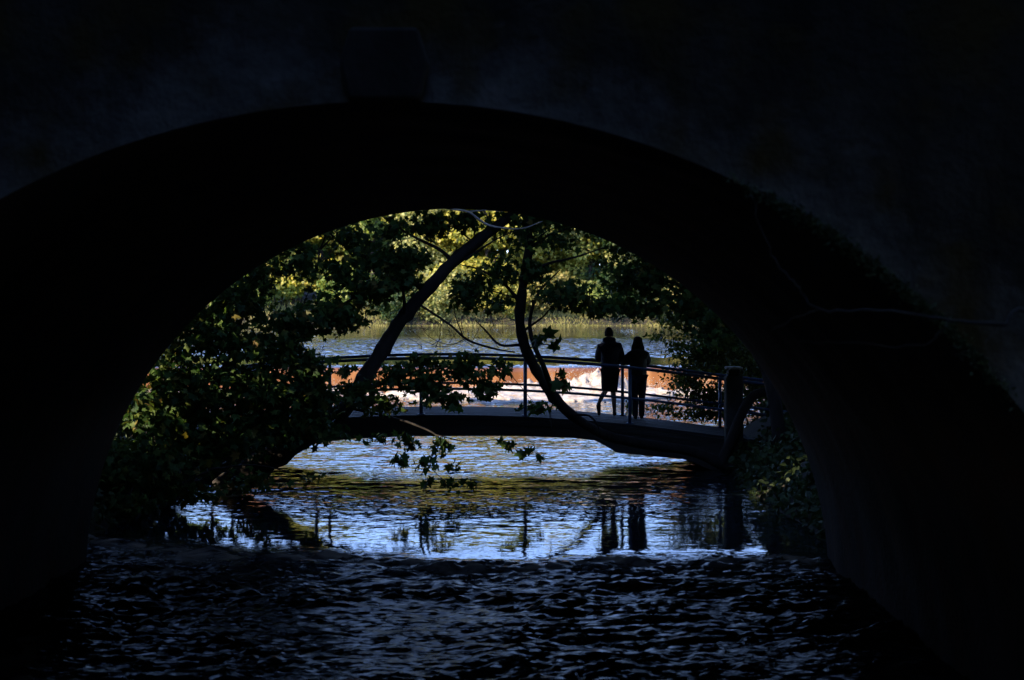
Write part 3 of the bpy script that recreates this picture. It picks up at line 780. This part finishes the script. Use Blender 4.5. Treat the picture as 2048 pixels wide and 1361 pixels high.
bush_tree('bramble_bush', 'low leafy bush at the foot of the left bank touching the dark water', 'bush', P(270, 1010, 23.4),
          [([P(280, 950, 23.4), P(320, 900, 23.3)], [.03, .02, .01]), ([P(340, 980, 23.4), P(420, 940, 23.4)], [.03, .02, .01]), ([P(235, 950, 23.2), P(215, 880, 23)], [.03, .02, .01])],
          [(300, 935, 85, 60, 23.2, 420), (385, 930, 42, 26, 24.6, 90), (240, 955, 50, 75, 22.8, 300), (500, 965, 60, 22, 23.8, 90), (620, 955, 22, 12, 23.8, 14), (380, 990, 80, 20, 23.2, 120), (250, 1010, 60, 22, 22.4, 150)],
          .13, _syc, _syc_f, M['leaf'], .5)
bush_tree('bank_tree', 'dark spreading tree over the right bank above the couple', 'tree', P(1560, 890, 27.5),
          [([P(1540, 760, 27.5), P(1480, 660, 27.6), P(1400, 590, 27.8), P(1300, 550, 28)], [.13, .11, .085, .05, .02]), ([P(1530, 740, 27.5), P(1470, 600, 27.6), P(1400, 520, 27.8)], [.1, .08, .05, .02])],
          [(1250, 560, 55, 50, 28, 220), (1312, 560, 55, 52, 28, 230), (1372, 610, 55, 46, 27.8, 230), (1280, 618, 52, 24, 28, 110), (1235, 500, 30, 22, 28, 40), (1302, 500, 48, 28, 28, 130), (1425, 655, 55, 50, 27.6, 260), (1400, 560, 60, 40, 27.8, 180), (1470, 640, 50, 50, 27.6, 200), (1230, 610, 30, 14, 28, 40)],
          .12, _syc, _syc_f, M['leaf'], .8, dens=1.7)
bush_tree('riverside_bush', 'fine leaved green bush behind the right end of the blue railings', 'bush', Vector((5.6, 33.2, .6)),
          [([Vector((5.2, 33.2, 1.4)), Vector((4.6, 33.1, 2.2))], [.05, .035, .012]), ([Vector((4.7, 33, .9)), Vector((4.0, 33, 1.0))], [.04, .025, .01]), ([Vector((6, 33, 1.6)), Vector((5.9, 33, 2.6))], [.05, .03, .012])],
          [(1400, 705, 55, 50, 33, 700), (1455, 690, 55, 65, 33, 800), (1372, 760, 42, 38, 33, 420), (1425, 795, 70, 36, 32.8, 620), (1325, 815, 34, 12, 32.8, 90), (1400, 828, 60, 14, 32.6, 220), (1505, 760, 60, 70, 33, 800), (1352, 690, 26, 24, 33, 90), (1318, 672, 24, 10, 33, 30), (1262, 810, 22, 14, 32.6, 46), (1345, 640, 40, 24, 33.4, 130), (1560, 740, 50, 80, 33, 500)],
          .095, _ova, _ova_f, M['leaf_bush'], .6, .3, .007, 2.2)

def shade_crown(tree, balls):  # leaves added overhead to shade the deck and darken the rapid
    """unseen upper crown of a tree, above the opening"""
    Vs, Fs, o = [], [], 0
    for x, y, z, r, n in balls:
        pts = clump_points((x, y, z), r * 1.2, r, r * .7, n); V, Fc = leaves(pts, rng.uniform(.2, .4, n), _syc, _syc_f, np.tile(np.array([[0, 0, 1.2]]), (n, 1)))
        Vs.append(V); Fs.append(Fc + o); o += len(V)
    t = bpy.data.objects[tree]; link('shade_crown', raw_mesh('shade_crown', np.concatenate(Vs), np.concatenate(Fs)), M['leaf'], t, True)


shade_crown('leaning_tree', [(-2.5, 26.5, 7.3, 1.8, 900), (.6, 27, 7.6, 1.8, 900), (-1, 29.5, 8.2, 2.0, 900), (-4.5, 29, 8.5, 2.2, 900), (-1.0, 33, 7.0, 1.5, 700), (-3.2, 33.4, 6.9, 1.5, 700), (-5.4, 33, 6.7, 1.6, 700), (-.2, 35.6, 7.4, 1.6, 700), (-2.6, 35.6, 7.3, 1.6, 700), (-5.0, 35.4, 7.2, 1.6, 700), (-3.2, 26, 5.8, 1.0, 420), (-1.3, 26.3, 5.9, 1.0, 420), (-4.8, 26.2, 5.4, 1.0, 420)] + [(-7 + 2.3 * (k % 4), 24.5 + 2.2 * (k // 4 % 4), 9.5 + 2.4 * (k // 16), 1.9, 520) for k in range(32)])
shade_crown('forked_tree', [(1.2, 27.5, 8.0, 1.8, 800), (2.0, 30.5, 8.4, 2.0, 800), (.4, 26.6, 6.0, 1.0, 420), (2.0, 26.8, 5.9, 1.0, 420)])
shade_crown('bank_tree', [(4.0, 28, 7.4, 2.0, 1000), (5.0, 31, 7.8, 2.2, 900), (6.2, 26, 6.5, 2.2, 900), (1.2, 33, 7.0, 1.5, 700), (3.4, 33.5, 6.9, 1.5, 700), (5.6, 33.5, 6.8, 1.6, 700), (2.2, 35.6, 7.4, 1.6, 700), (4.6, 35.8, 7.3, 1.6, 700), (7.4, 34, 6.4, 1.8, 700), (3.6, 27.6, 5.6, 1.0, 450), (5.0, 27.6, 5.2, 1.1, 450)] + [(1.5 + 2.3 * (k % 4), 24.5 + 2.2 * (k // 4 % 4), 9.5 + 2.4 * (k // 16), 1.9, 520) for k in range(32)])
shade_crown('sycamore_sapling', [(-6.5, 24.5, 6.5, 1.8, 800), (-8, 27, 6.5, 2.2, 900)])

# low growth on both banks
n = 60000
x = np.where(rng.random(n) < .5, rng.uniform(3.4, 9.5, n), rng.uniform(-12, -4.9, n)); y = rng.uniform(19.3, 34, n); gz = ground_z(x, y)
k = gz > -.03; x, y, gz = x[k], y[k], gz[k]; n = len(x)
pts = np.stack([x, y, gz + np.abs(rng.normal(0, .16, n))], -1); k = ~((y > 28.9) & (y < 31.7))
V, Fc = leaves(pts[k], rng.uniform(.06, .17, k.sum()), _ova, _ova_f, np.tile(np.array([[0, -.5, .5]]), (k.sum(), 1)))
tag(link('ground_cover', raw_mesh('ground_cover', V, Fc), M['leaf_back'], None, True), 'low ivy and weeds covering the river banks', kind='stuff')

# ---- thin bare twig hanging in front of the vault on the right
mb = MB()
for pts, r0, r1 in (([Vector((5.0, 7.2, 1.2)), Vector((4.3, 7.7, 2.3)), P(2120, 640, 8.2), P(2000, 652, 8.2), P(1900, 640, 8.2), P(1765, 619, 8.2), P(1640, 620, 8.2), P(1600, 578, 8.2), P(1555, 530, 8.2), P(1522, 455, 8.2), P(1498, 385, 8.2)], .02, .0022),
                   ([P(1640, 620, 8.2), P(1598, 632, 8.15), P(1540, 660, 8.1)], .0035, .0015),
                   ([P(1900, 640, 8.2), P(1850, 690, 8.1), P(1720, 688, 8.0), P(1600, 686, 8.0)], .003, .0013),
                   ([P(2000, 652, 8.2), P(1960, 700, 8.1), P(1900, 705, 8.1)], .003, .0013)):
    q = [p + Vector((random.uniform(-1, 1), random.uniform(-1, 1), random.uniform(-1, 1))) * .012 for p in smooth_path(pts, 6)]; mb.tube(q, lerp_list([r0, (r0 + r1 * 3) / 4, r1], len(q)), 6, .15)
tag(mb.build('bare_twig', M['twig'], None, True), 'thin bare grey twig hanging in front of the arch at the right', 'twig')

# ------------------------------------------------------------------ far bank trees
def crown_mesh(name, h, w, nleaf, seed, lsz=.45):
    rs = np.random.default_rng(seed); Vs = []; Fs = []; o = 0; nblob = 26
    for k in range(nblob):
        t = rs.random() ** .8; zc = h * (.10 + .86 * t); rw = w * (.5 * math.sin(math.pi * min(.97, .18 + .78 * t)) ** .7)
        a = rs.random() * 2 * math.pi; rr = rw * (.45 + .5 * rs.random())
        c = np.array([rr * math.cos(a), rr * math.sin(a), zc]); br_ = w * rs.uniform(.10, .19)
        n = nleaf // nblob; d = rs.normal(size=(n, 3)); d /= np.linalg.norm(d, axis=1)[:, None]
        pts = c + d * (br_ * (.55 + .55 * rs.random(n)))[:, None] * np.array([1.15, 1.15, .8])
        V, Fc = leaves(pts, lsz * rs.uniform(.5, 1.3, n), _clu, _ova_f, d + np.array([0, 0, .35]), rs, .2)
        Vs.append(V); Fs.append(Fc + o); o += len(V)
    return raw_mesh(name, np.concatenate(Vs), np.concatenate(Fs))


variants = [crown_mesh('crown', 1.0 * 15, 9.5, 13000, 11, .30), crown_mesh('crown', 15, 8, 13000, 12, .28), crown_mesh('crown', 15, 11, 13000, 13, .32)]
woodv = [crown_mesh('crown', 15, 9.5, 4200, 14, .55), crown_mesh('crown', 15, 8, 4200, 15, .55)]
shrubv = [crown_mesh('crown', 4.5, 6, 4200, 21, .25), crown_mesh('crown', 4.0, 7, 4200, 22, .24)]
mb = MB(); mb.tube([(0, 0, -1), (.1, 0, 3), (-.1, .1, 7), (.1, 0, 11)], [.32, .26, .2, .08], 8)
for k in range(6):
    a = k * 1.1; mb.tube([(0, 0, 3 + k), (1.2 * math.cos(a), 1.2 * math.sin(a), 4.6 + k), (2.6 * math.cos(a), 2.6 * math.sin(a), 5.6 + k)], [.12, .08, .03], 6)
me_trunk = bpy.data.meshes.new('trunk'); me_trunk.from_pydata(mb.v, [], mb.f); me_trunk.materials.append(M['bark'])
_cm = {}


def far_tree(name, px, D, h, kind, vi, label, shrub=False, group='trees along the far bank'):
    x = (px - VX) * D / F; zb = float(ground_z(np.array([[x]]), np.array([[D]]))[0, 0])
    t = empty(name, (x, D, zb)); tag(t, label, 'shrub' if shrub else 'tree', group)
    key = (shrub, vi, kind)
    if key not in _cm:
        me = (shrubv if shrub else variants)[vi].copy(); me.materials.clear(); me.materials.append(M['far_' + kind]); _cm[key] = me
    c = bpy.data.objects.new('crown', _cm[key]); COL.objects.link(c); c.parent = t
    c.rotation_euler = (0, 0, (px * 1.37) % 6.28)
    s = h / (4.2 if shrub else 15.5); c.scale = (s, s, s); c.location = (0, 0, -.4 if shrub else -h * .03)
    if not shrub:
        k = bpy.data.objects.new('trunk', me_trunk); COL.objects.link(k); k.parent = t; k.scale = (s, s, s)


W = 'broad crown'
for a in (
    (380, 150, 17, 'green', 2, 'green far bank tree at the extreme left edge of the opening, behind the sapling'),
    (520, 148, 16, 'green', 0, 'bushy green far bank tree left of the leaning trunk, above the sapling'),
    (640, 151, 17.5, 'yellow', 2, 'yellow green sunlit far bank tree at the left, behind the leaning tree crown'),
    (745, 147, 16, 'green', 1, 'mid green far bank tree just left of the leaning trunk'),
    (860, 150, 17.5, 'willow', 0, 'pale grey green willow on the far bank where the leaning trunk crosses it'),
    (975, 147, 16, 'yellow', 2, 'bright yellow green far bank tree between the leaning trunk and the forked trunk'),
    (1090, 151, 17.5, 'yellow', 0, 'sunlit yellow far bank tree just right of the forked trunk'),
    (1180, 148, 16, 'willow', 1, 'pale willow on the far bank left of the dark trees, above the man'),
    (1290, 149, 17, 'dark', 2, 'dark green far bank tree above the woman'),
    (1390, 147, 16, 'olive', 1, 'olive far bank tree behind the fine leaved bush on the right'),
    (1510, 150, 17, 'dark', 0, 'dark far bank tree at the extreme right edge of the opening'),
):
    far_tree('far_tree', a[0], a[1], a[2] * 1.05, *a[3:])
for a in (
    (480, 143.2, 4, 'green', 0, 'green waterside shrub on the far bank behind the sapling'),
    (700, 143, 4.4, 'green', 0, 'green waterside shrub on the far bank left of the leaning trunk'),
    (800, 142.6, 3.6, 'dark', 1, 'dark green waterside shrub on the far bank behind the leaning trunk'),
    (905, 143, 4.6, 'willow', 1, 'pale waterside shrub on the far bank right of the leaning trunk'),
    (1005, 142.6, 3.4, 'yellow', 0, 'yellow waterside shrub on the far bank left of the forked trunk'),
    (1110, 142.8, 4.2, 'olive', 1, 'tan and green waterside shrub on the far bank right of the forked trunk'),
    (1185, 142.4, 3.0, 'green', 0, 'small green waterside shrub on the far bank left of the man'),
    (1265, 143, 4.8, 'dark', 1, 'dark bluish waterside shrub on the far bank behind the couple'),
    (1345, 142.6, 3.6, 'olive', 0, 'olive waterside shrub on the far bank right of the couple'),
    (1440, 143, 4.4, 'dark', 1, 'dark waterside shrub on the far bank behind the fine leaved bush'),
):
    far_tree('waterside_shrub', *a, shrub=True, group='shrubs along the far waterline')


def wood(name, spots, mat, label, lsz, vset):
    Vs = []; Fs = []; o = 0
    for x, y, h, w, s, *zo in spots:
        me = vset[s % len(vset)]; n = len(me.vertices); co = np.empty(n * 3, np.float32); me.vertices.foreach_get('co', co); co = co.reshape(-1, 3).copy()
        a = x * 1.7; c_, s_ = math.cos(a), math.sin(a); q = co.copy(); q[:, 0] = co[:, 0] * c_ - co[:, 1] * s_; q[:, 1] = co[:, 0] * s_ + co[:, 1] * c_
        q *= np.array([w, w, h]); q += np.array([x, y, float(ground_z(np.array([[x]]), np.array([[y]]))[0, 0]) + (zo[0] if zo else 0)])
        f = np.empty(len(me.polygons) * 3, np.int32); me.polygons.foreach_get('vertices', f)
        Vs.append(q); Fs.append(f.reshape(-1, 3) + o); o += n
    return tag(link(name, raw_mesh(name, np.concatenate(Vs), np.concatenate(Fs)), mat), label, kind='stuff')


wood('far_wood', [(x, 156 + 5 * ((i * 7) % 3), 1.08 + .06 * (i % 4), 1.25, i) for i, x in enumerate(np.arange(-105, 106, 5.5))] + [(x, 150, .75, 1.0, i) for i, x in enumerate(np.concatenate([np.arange(-105, -36, 8), np.arange(32, 106, 8)]))]
     + [(x, 153 + (i % 3), .75, 1.1, i + 1) for i, x in enumerate(np.arange(-60, 56, 3.5))] + [(x, 170 + (i % 3), 1.0, 1.1, i) for i, x in enumerate(np.arange(-62, 60, 3.6))],
     M['far_green'], 'continuous wood behind the far bank trees', .5, woodv)
# unseen wood on the banks and behind, crowns added to shade both bridges
bigv = [crown_mesh('crown', 15, 9, 5200, 31, .75), crown_mesh('crown', 15, 10, 5200, 32, .75), crown_mesh('crown', 15, 9, 700, 35, .75)]
wood('shade_wood', [(-11, 24.8, .66, .9, 0, 3.2), (-12.5, 29.5, .7, 1.0, 1, 3), (-11.4, 20.6, .66, .8, 1, 5.8), (-7.7, 21.9, .25, .5, 1, 4.3), (-9.0, 21.4, .3, .5, 0, 4.4), (-8.5, 19.6, .3, .5, 1, 5.3), (-12.5, 18, .4, .6, 0, 6.3), (-7.3, 22.3, .28, .5, 0, 4.2), (-8.2, 20.6, .3, .55, 1, 4.6),(-13, 34, .4, .8, 0, 1.5), (-9.3, 27.2, .32, .55, 1), (-9.4, 25.8, .30, .42, 0, .8), (-8.9, 22.6, .36, .5, 2, .5), (-10.6, 21.6, .36, .5, 2, .8), (-9.6, 30.5, .32, .55, 0), (-16.5, 27.5, .7, 1, 0, 4.5), (-15.5, 22.5, .62, .8, 1, 6), (-20, 33, .85, 1.1, 0, .5), (-14, 43, .22, .6, 1), (-13, 40, .2, .5, 0), (-12, 5, 1.35, 1.35, 1), (-8.5, -4, 1.4, 1.4, 0), (-18, -6, 1.4, 1.4, 1), (-20, 4, 1.4, 1.3, 0), (-12, -16, 1.5, 1.5, 0), (-4, -22, 1.4, 1.5, 1), (5, -20, 1.4, 1.4, 0),
                   (10, -4, 1.3, 1.3, 1), (11, 4.5, 1.2, 1.1, 0), (11, 24, 1.0, 1.1, 1), (18, 0, 1.3, 1.4, 0), (15, 28, .9, 1.2, 0), (13, 39, .8, 1.2, 1), (17, 34, .8, 1.2, 0), (7.9, 36.5, .42, .6, 0), (9, 42, .4, .7, 1), (14, -14, 1.4, 1.4, 1), (-27, -2, 1.4, 1.4, 1), (-10, 0, 1.25, 1.0, 1), (7.2, 0, 1.25, 1.1, 0), (0, -14, 1.3, 1.5, 1), (-1, -32, 1.5, 1.8, 0), (-12, -30, 1.5, 1.8, 1), (12, -30, 1.5, 1.8, 0), (9.5, 22, .8, .8, 0)],
     M['leaf_back'], 'unseen leafy wood by the stone bridge, with crowns added for shade', .7, bigv)
# reeds
n = 22000
x = rng.uniform(-60, 60, n); y = YB - .5 + np.abs(rng.normal(0, 3.2, n)); hh = rng.uniform(.10, .28, n) * (1 + .25 * (y - YB)) * (.6 + .8 * np.sin(x * .35) ** 2); zb = np.maximum(UZ - .05, ground_z(x, y) - .05)
lean_ = rng.normal(0, .18, (n, 2)); wd = rng.uniform(.03, .07, n)
V = np.stack([np.stack([x - wd, y, zb], -1), np.stack([x + wd, y, zb], -1), np.stack([x + lean_[:, 0], y + lean_[:, 1], zb + hh], -1)], 1).reshape(-1, 3)
tag(link('reeds', raw_mesh('reeds', V, np.arange(3 * n).reshape(-1, 3)), M['reed']), 'pale yellow reeds and grass along the far waterline', kind='stuff')

# ------------------------------------------------------------------ people
def skin_mesh(name, verts, edges, rad, mat, parent, sub=2, root=0):
    me = bpy.data.meshes.new(name); me.from_pydata([tuple(v) for v in verts], edges, []); me.update()
    o = bpy.data.objects.new(name, me); COL.objects.link(o)
    md = o.modifiers.new('skin', 'SKIN'); md.use_smooth_shade = True
    for i, d in enumerate(me.skin_vertices[0].data):
        r = rad[i]; d.radius = r if hasattr(r, '__len__') else (r, r); d.use_root = (i == root)
    s = o.modifiers.new('sub', 'SUBSURF'); s.levels = sub; s.render_levels = sub
    me.materials.append(mat)
    if parent is not None: o.parent = parent
    return o


def chain(V, E, Rr, start, pts):
    last = start
    for p, r in pts:
        V.append(Vector(p)); Rr.append(r)
        if last is not None: E.append((last, len(V) - 1))
        last = len(V) - 1
    return last


def hand(V, E, Rr, wrist, wpos, fwd, side):
    """palm, four unequal fingers curled over the rail, and a thumb from the side of the palm"""
    fwd = Vector(fwd).normalized(); dn = Vector((0, 0, -1)); lat = fwd.cross(dn).normalized() * side
    palm = wpos + fwd * .055; p = chain(V, E, Rr, wrist, [(palm, (.036, .018))])
    for k, (ln, off) in enumerate(((.068, -.03), (.078, -.01), (.072, .011), (.056, .031))):
        b0 = palm + fwd * .04 + lat * off
        chain(V, E, Rr, p, [(b0, .0095), (b0 + fwd * ln * .45 + dn * ln * .12, .0088), (b0 + fwd * ln * .65 + dn * ln * .5, .008), (b0 + fwd * ln * .6 + dn * ln * .85, .0068)])
    t0 = palm - fwd * .02 - lat * .042
    chain(V, E, Rr, p, [(t0, .0115), (t0 + fwd * .03 - lat * .012 + dn * .012, .010), (t0 + fwd * .055 - lat * .006 + dn * .026, .0085)])


def head_mesh(name, mat, parent, c, s, yaw=0, tilt=.12):
    """a head that looks along +Y, with brow, nose, lips, chin, eyes' hollows and ears"""
    bm = bmesh.new(); bmesh.ops.create_uvsphere(bm, u_segments=32, v_segments=24, radius=1)
    for v in bm.verts:
        x, y, z = v.co
        w = 1 - .28 * max(0, -z) ** 1.5
        nx, ny, nz = x * .76 * w, y * .95, z * 1.16
        if y < 0 and z < -.2: ny *= 1 - .35 * (-z - .2)
        if y > 0:
            ny *= 1 - .12 * max(0, -z)
            g_ = lambda cx, cz, sx, sz: math.exp(-((nx - cx) / sx) ** 2 - ((nz - cz) / sz) ** 2)
            ny += .22 * g_(0, -.12, .11, .22) + .06 * g_(0, .22, .5, .12) - .09 * g_(.28, .05, .14, .1) - .09 * g_(-.28, .05, .14, .1)
            ny += .07 * g_(0, -.5, .2, .06) + .07 * g_(0, -.62, .2, .06) + .10 * g_(0, -.95, .25, .18) - .03 * g_(0, -.56, .25, .03)
        v.co = (nx, ny, nz)
    for sd in (-1, 1):
        r = bmesh.ops.create_uvsphere(bm, u_segments=10, v_segments=8, radius=.2)
        for v in r['verts']:
            v.co = (sd * .76 + v.co.x * .35, v.co.y * .7 - .06, v.co.z * 1.2 + .0)
    me = bpy.data.meshes.new(name); bm.to_mesh(me); bm.free()
    o = link(name, me, mat, None, True); o.parent = parent
    me.transform(Matrix.Translation(Vector(c)) @ Matrix.Rotation(yaw, 4, 'Z') @ Matrix.Rotation(-tilt, 4, 'X') @ Matrix.Scale(s, 4))
    return o


def loft(name, rings, mat, parent, n=20, noise=.0):
    """closed ellipse rings (centre, rx, ry) -> one garment"""
    mb = MB(); sec = []
    for c, rx, ry in rings:
        sec.append([(c[0] + rx * math.cos(2 * math.pi * k / n) * (1 + noise * (random.random() - .5)), c[1] + ry * math.sin(2 * math.pi * k / n) * (1 + noise * (random.random() - .5)), c[2]) for k in range(n)])
    mb.sweep(rings, lambda i: sec[i])
    me = bpy.data.meshes.new(name); me.from_pydata(mb.v, [], mb.f); me.update(); o = link(name, me, mat, None, True); o.parent = parent
    return o


def person(x, y, label, female):
    z0 = deck_z(x); t = empty('person', (x, y, z0)); tag(t, label, 'person')
    H = 1.67 if female else 1.77; k = H / 1.77
    rail_y, rail_z = YR1 - y, deck_z(x) + 1.06 + .03 - z0
    V, E, Rr = [], [], []

    def v(a, b_, c): return Vector((a, b_, c)) * k
    pel = v(0, -.02, .93); V.append(pel); Rr.append((.155 * k, .115 * k))
    if female: chs = v(.0, .07, 1.34); nk = v(0, .12, 1.47)
    else: chs = v(-.01, .05, 1.36); nk = v(-.015, .09, 1.495)
    tip = chain(V, E, Rr, 0, [(v(0, .01, 1.10), (.135 * k, .10 * k)), (chs, (.17 * k, .115 * k)), (nk, .06 * k), (nk + Vector((0, .02, .07)) * k, .055 * k)])
    chest = 2
    arms = []
    for s in (-1, 1):
        sh = chs + Vector((s * (.165 if female else .185), .01, .02)) * k
        el = Vector((s * (.235 if female else .225) * k, rail_y - .22, rail_z + .03 * k))
        wr = Vector((s * (.12 if female else .10) * k, rail_y - .005, rail_z + .035))
        if s > 0 and not female: el.x += .03
        if s < 0 and female: el.x -= .06
        w_ = chain(V, E, Rr, chest, [(sh, .066 * k), ((sh + el) / 2 + Vector((0, -.01, 0)), .052 * k), (el, .043 * k), ((el + wr) / 2, .039 * k), (wr, .028 * k)])
        hand(V, E, Rr, w_, wr, (-s * .45, 1, -.02), -s)
        arms.append((sh, el, wr))
    legs = []
    if female:
        for s in (-1, 1):
            hp, kn, an = v(s * .085, -.02, .86), v(s * .075, .0, .48), v(s * .065, -.03, .085)
            chain(V, E, Rr, 0, [(hp, .088 * k), ((hp + kn) / 2, .076 * k), (kn, .055 * k), ((kn + an) / 2 + v(0, -.02, .05), .05 * k), (an, .036 * k), (an + v(0, .06, -.045), .036 * k), (an + v(s * .02, .15, -.058), .026 * k)]); legs.append((hp, kn, an))
    else:
        # right leg carries the weight; the left is crossed over behind it with the shoe standing on its toe
        hp, kn, an = v(.085, -.02, .86), v(.06, .01, .48), v(.085, -.02, .085)
        chain(V, E, Rr, 0, [(hp, .092), ((hp + kn) / 2, .08), (kn, .058), ((kn + an) / 2 + v(0, -.025, .06), .054), (an, .037), (an + v(0, .06, -.045), .038), (an + v(.02, .16, -.058), .028)]); legs.append((hp, kn, an))
        hp, kn, an = v(-.085, -.02, .86), v(-.09, -.05, .50), v(-.235, -.17, .27)
        chain(V, E, Rr, 0, [(hp, .092), ((hp + kn) / 2, .08), (kn, .058), ((kn + an) / 2 + v(.0, -.03, .03), .05), (an, .037), (an + v(0, .02, -.07), .038), (an + v(.01, .06, -.2), .028)]); legs.append((hp, kn, an))
    skin_mesh('body', V, E, Rr, M['skin'], t)
    hc = V[tip] + Vector((0, .035, .075)) * k
    head_mesh('head', M['skin'], t, hc, .104 * k, yaw=-.25 if not female else .2, tilt=.18)
    jm = M['khaki'] if female else M['navy']
    # jacket over torso and arms
    JV, JE, JR = [], [], []
    JV.append(v(0, .0, 1.02)); JR.append((.195 * k, .15 * k))
    hem = .80 if female else .84
    chain(JV, JE, JR, 0, [(v(0, -.015, hem), (.20 * k, .15 * k))])
    top = chain(JV, JE, JR, 0, [(v(0, .03, 1.20), (.205 * k, .145 * k)), (chs + v(0, 0, .02), (.22 * k, .14 * k)), (nk - v(0, 0, .045), (.125 * k, .10 * k)), (nk + v(0, .0, .02), (.092 * k, .085 * k))])
    for sh, el, wr in arms:
        chain(JV, JE, JR, 3, [(sh, .095 * k), ((sh + el) / 2 + Vector((0, -.015, -.01)), .088 * k), (el, .078 * k), ((el + wr) / 2, .058 * k), (wr - (wr - el) * .08, .046 * k)])
    skin_mesh('jacket', JV, JE, JR, jm, t)
    if female:
        TV, TE, TR = [v(0, -.02, .93)], [], [(.175 * k, .135 * k)]
        for hp, kn, an in legs:
            chain(TV, TE, TR, 0, [(hp, .115 * k), ((hp + kn) / 2, .102 * k), (kn, .078 * k), ((kn + an) / 2 + v(0, -.015, .03), .072 * k), (an + v(0, 0, .0), .066 * k), (an - v(0, 0, .03), .068 * k)])
        skin_mesh('jeans', TV, TE, TR, M['jeans'], t)
    else:
        TV, TE, TR = [v(0, -.02, .93)], [], [(.18, .14)]
        for hp, kn, an in legs:
            d_ = (kn - hp)
            chain(TV, TE, TR, 0, [(hp, .115), (hp + d_ * .5, .104), (hp + d_ * .92, .09), (hp + d_ * 1.02, .092)])
        skin_mesh('shorts', TV, TE, TR, M['shorts'], t)
    for i, (hp, kn, an) in enumerate(legs):
        toe = (v(.02, .17, -.055) if (female or i == 0) else v(.01, .05, -.235)); heel = (v(0, -.045, -.05) if (female or i == 0) else v(0, -.035, -.03))
        SV, SE, SR = [an + toe * .4 + heel * .3], [], [(.044 * k, .036 * k)]
        if not (female or i == 0): SR = [(.044, .042)]
        chain(SV, SE, SR, 0, [(an + heel, .036 * k)]); chain(SV, SE, SR, 0, [(an + toe * .75, .04 * k), (an + toe * 1.05, .03 * k)]); chain(SV, SE, SR, 0, [(an + Vector((0, 0, .01)), .043 * k)])
        skin_mesh('shoe', SV, SE, SR, M['shoe'], t)
    # hair
    s = .106 * k
    if not female:
        bm = bmesh.new(); bmesh.ops.create_uvsphere(bm, u_segments=28, v_segments=20, radius=1)
        for q in bm.verts:
            x_, y_, z_ = q.co; r = 1 + .03 * math.sin(17 * x_ + 5 * z_) * math.cos(13 * y_)
            f = max(0, y_ - .35) * max(0, .55 - z_)
            lo = -.45 if y_ < .2 else .15
            q.co = (x_ * .82 * r * (1 - f), y_ * 1.0 * r * (1 - .55 * f) - .03, max(z_, lo) * 1.22 * r)
        me = bpy.data.meshes.new('hair'); bm.to_mesh(me); bm.free()
        me.transform(Matrix.Translation(hc) @ Matrix.Rotation(-.18, 4, 'X') @ Matrix.Scale(s, 4)); o = link('hair', me, M['hair'], None, True); o.parent = t
        # hood lying on the shoulders
        HV, HE, HR = [nk + v(0, -.06, .045)], [], [(.11, .08)]
        chain(HV, HE, HR, 0, [(nk + v(-.09, -.03, .02), .06), (nk + v(-.10, .06, .01), .045)]); chain(HV, HE, HR, 0, [(nk + v(.09, -.03, .02), .06), (nk + v(.10, .06, .01), .045)]); chain(HV, HE, HR, 0, [(nk + v(0, -.11, -.09), (.07, .05))])
        skin_mesh('hood', HV, HE, HR, jm, t)
    else:
        rings = [(hc + v(0, -.0, .125), .02 * k, .02 * k), (hc + v(0, -.01, .112), .06 * k, .06 * k), (hc + v(0, -.015, .07), .092 * k, .098 * k), (hc + v(0, -.03, .0), .102 * k, .092 * k), (hc + v(.0, -.05, -.08), .125 * k, .075 * k), (hc + v(-.005, -.07, -.15), .15 * k, .065 * k), (hc + v(-.01, -.085, -.22), .145 * k, .055 * k), (hc + v(-.01, -.09, -.30), .095 * k, .035 * k), (hc + v(.02, -.09, -.34), .02 * k, .012 * k)]
        o = loft('hair', rings, M['hair'], t, 34, .30)
        sb = o.modifiers.new('sub', 'SUBSURF'); sb.levels = 1; sb.render_levels = 1
    return t


person(1.84, 30.80, 'person in navy jacket and dark knee length shorts leaning on the far footbridge railing', False)
person(2.40, 30.78, 'person with loose dark hair, grey green jacket and blue jeans at the far railing', True)
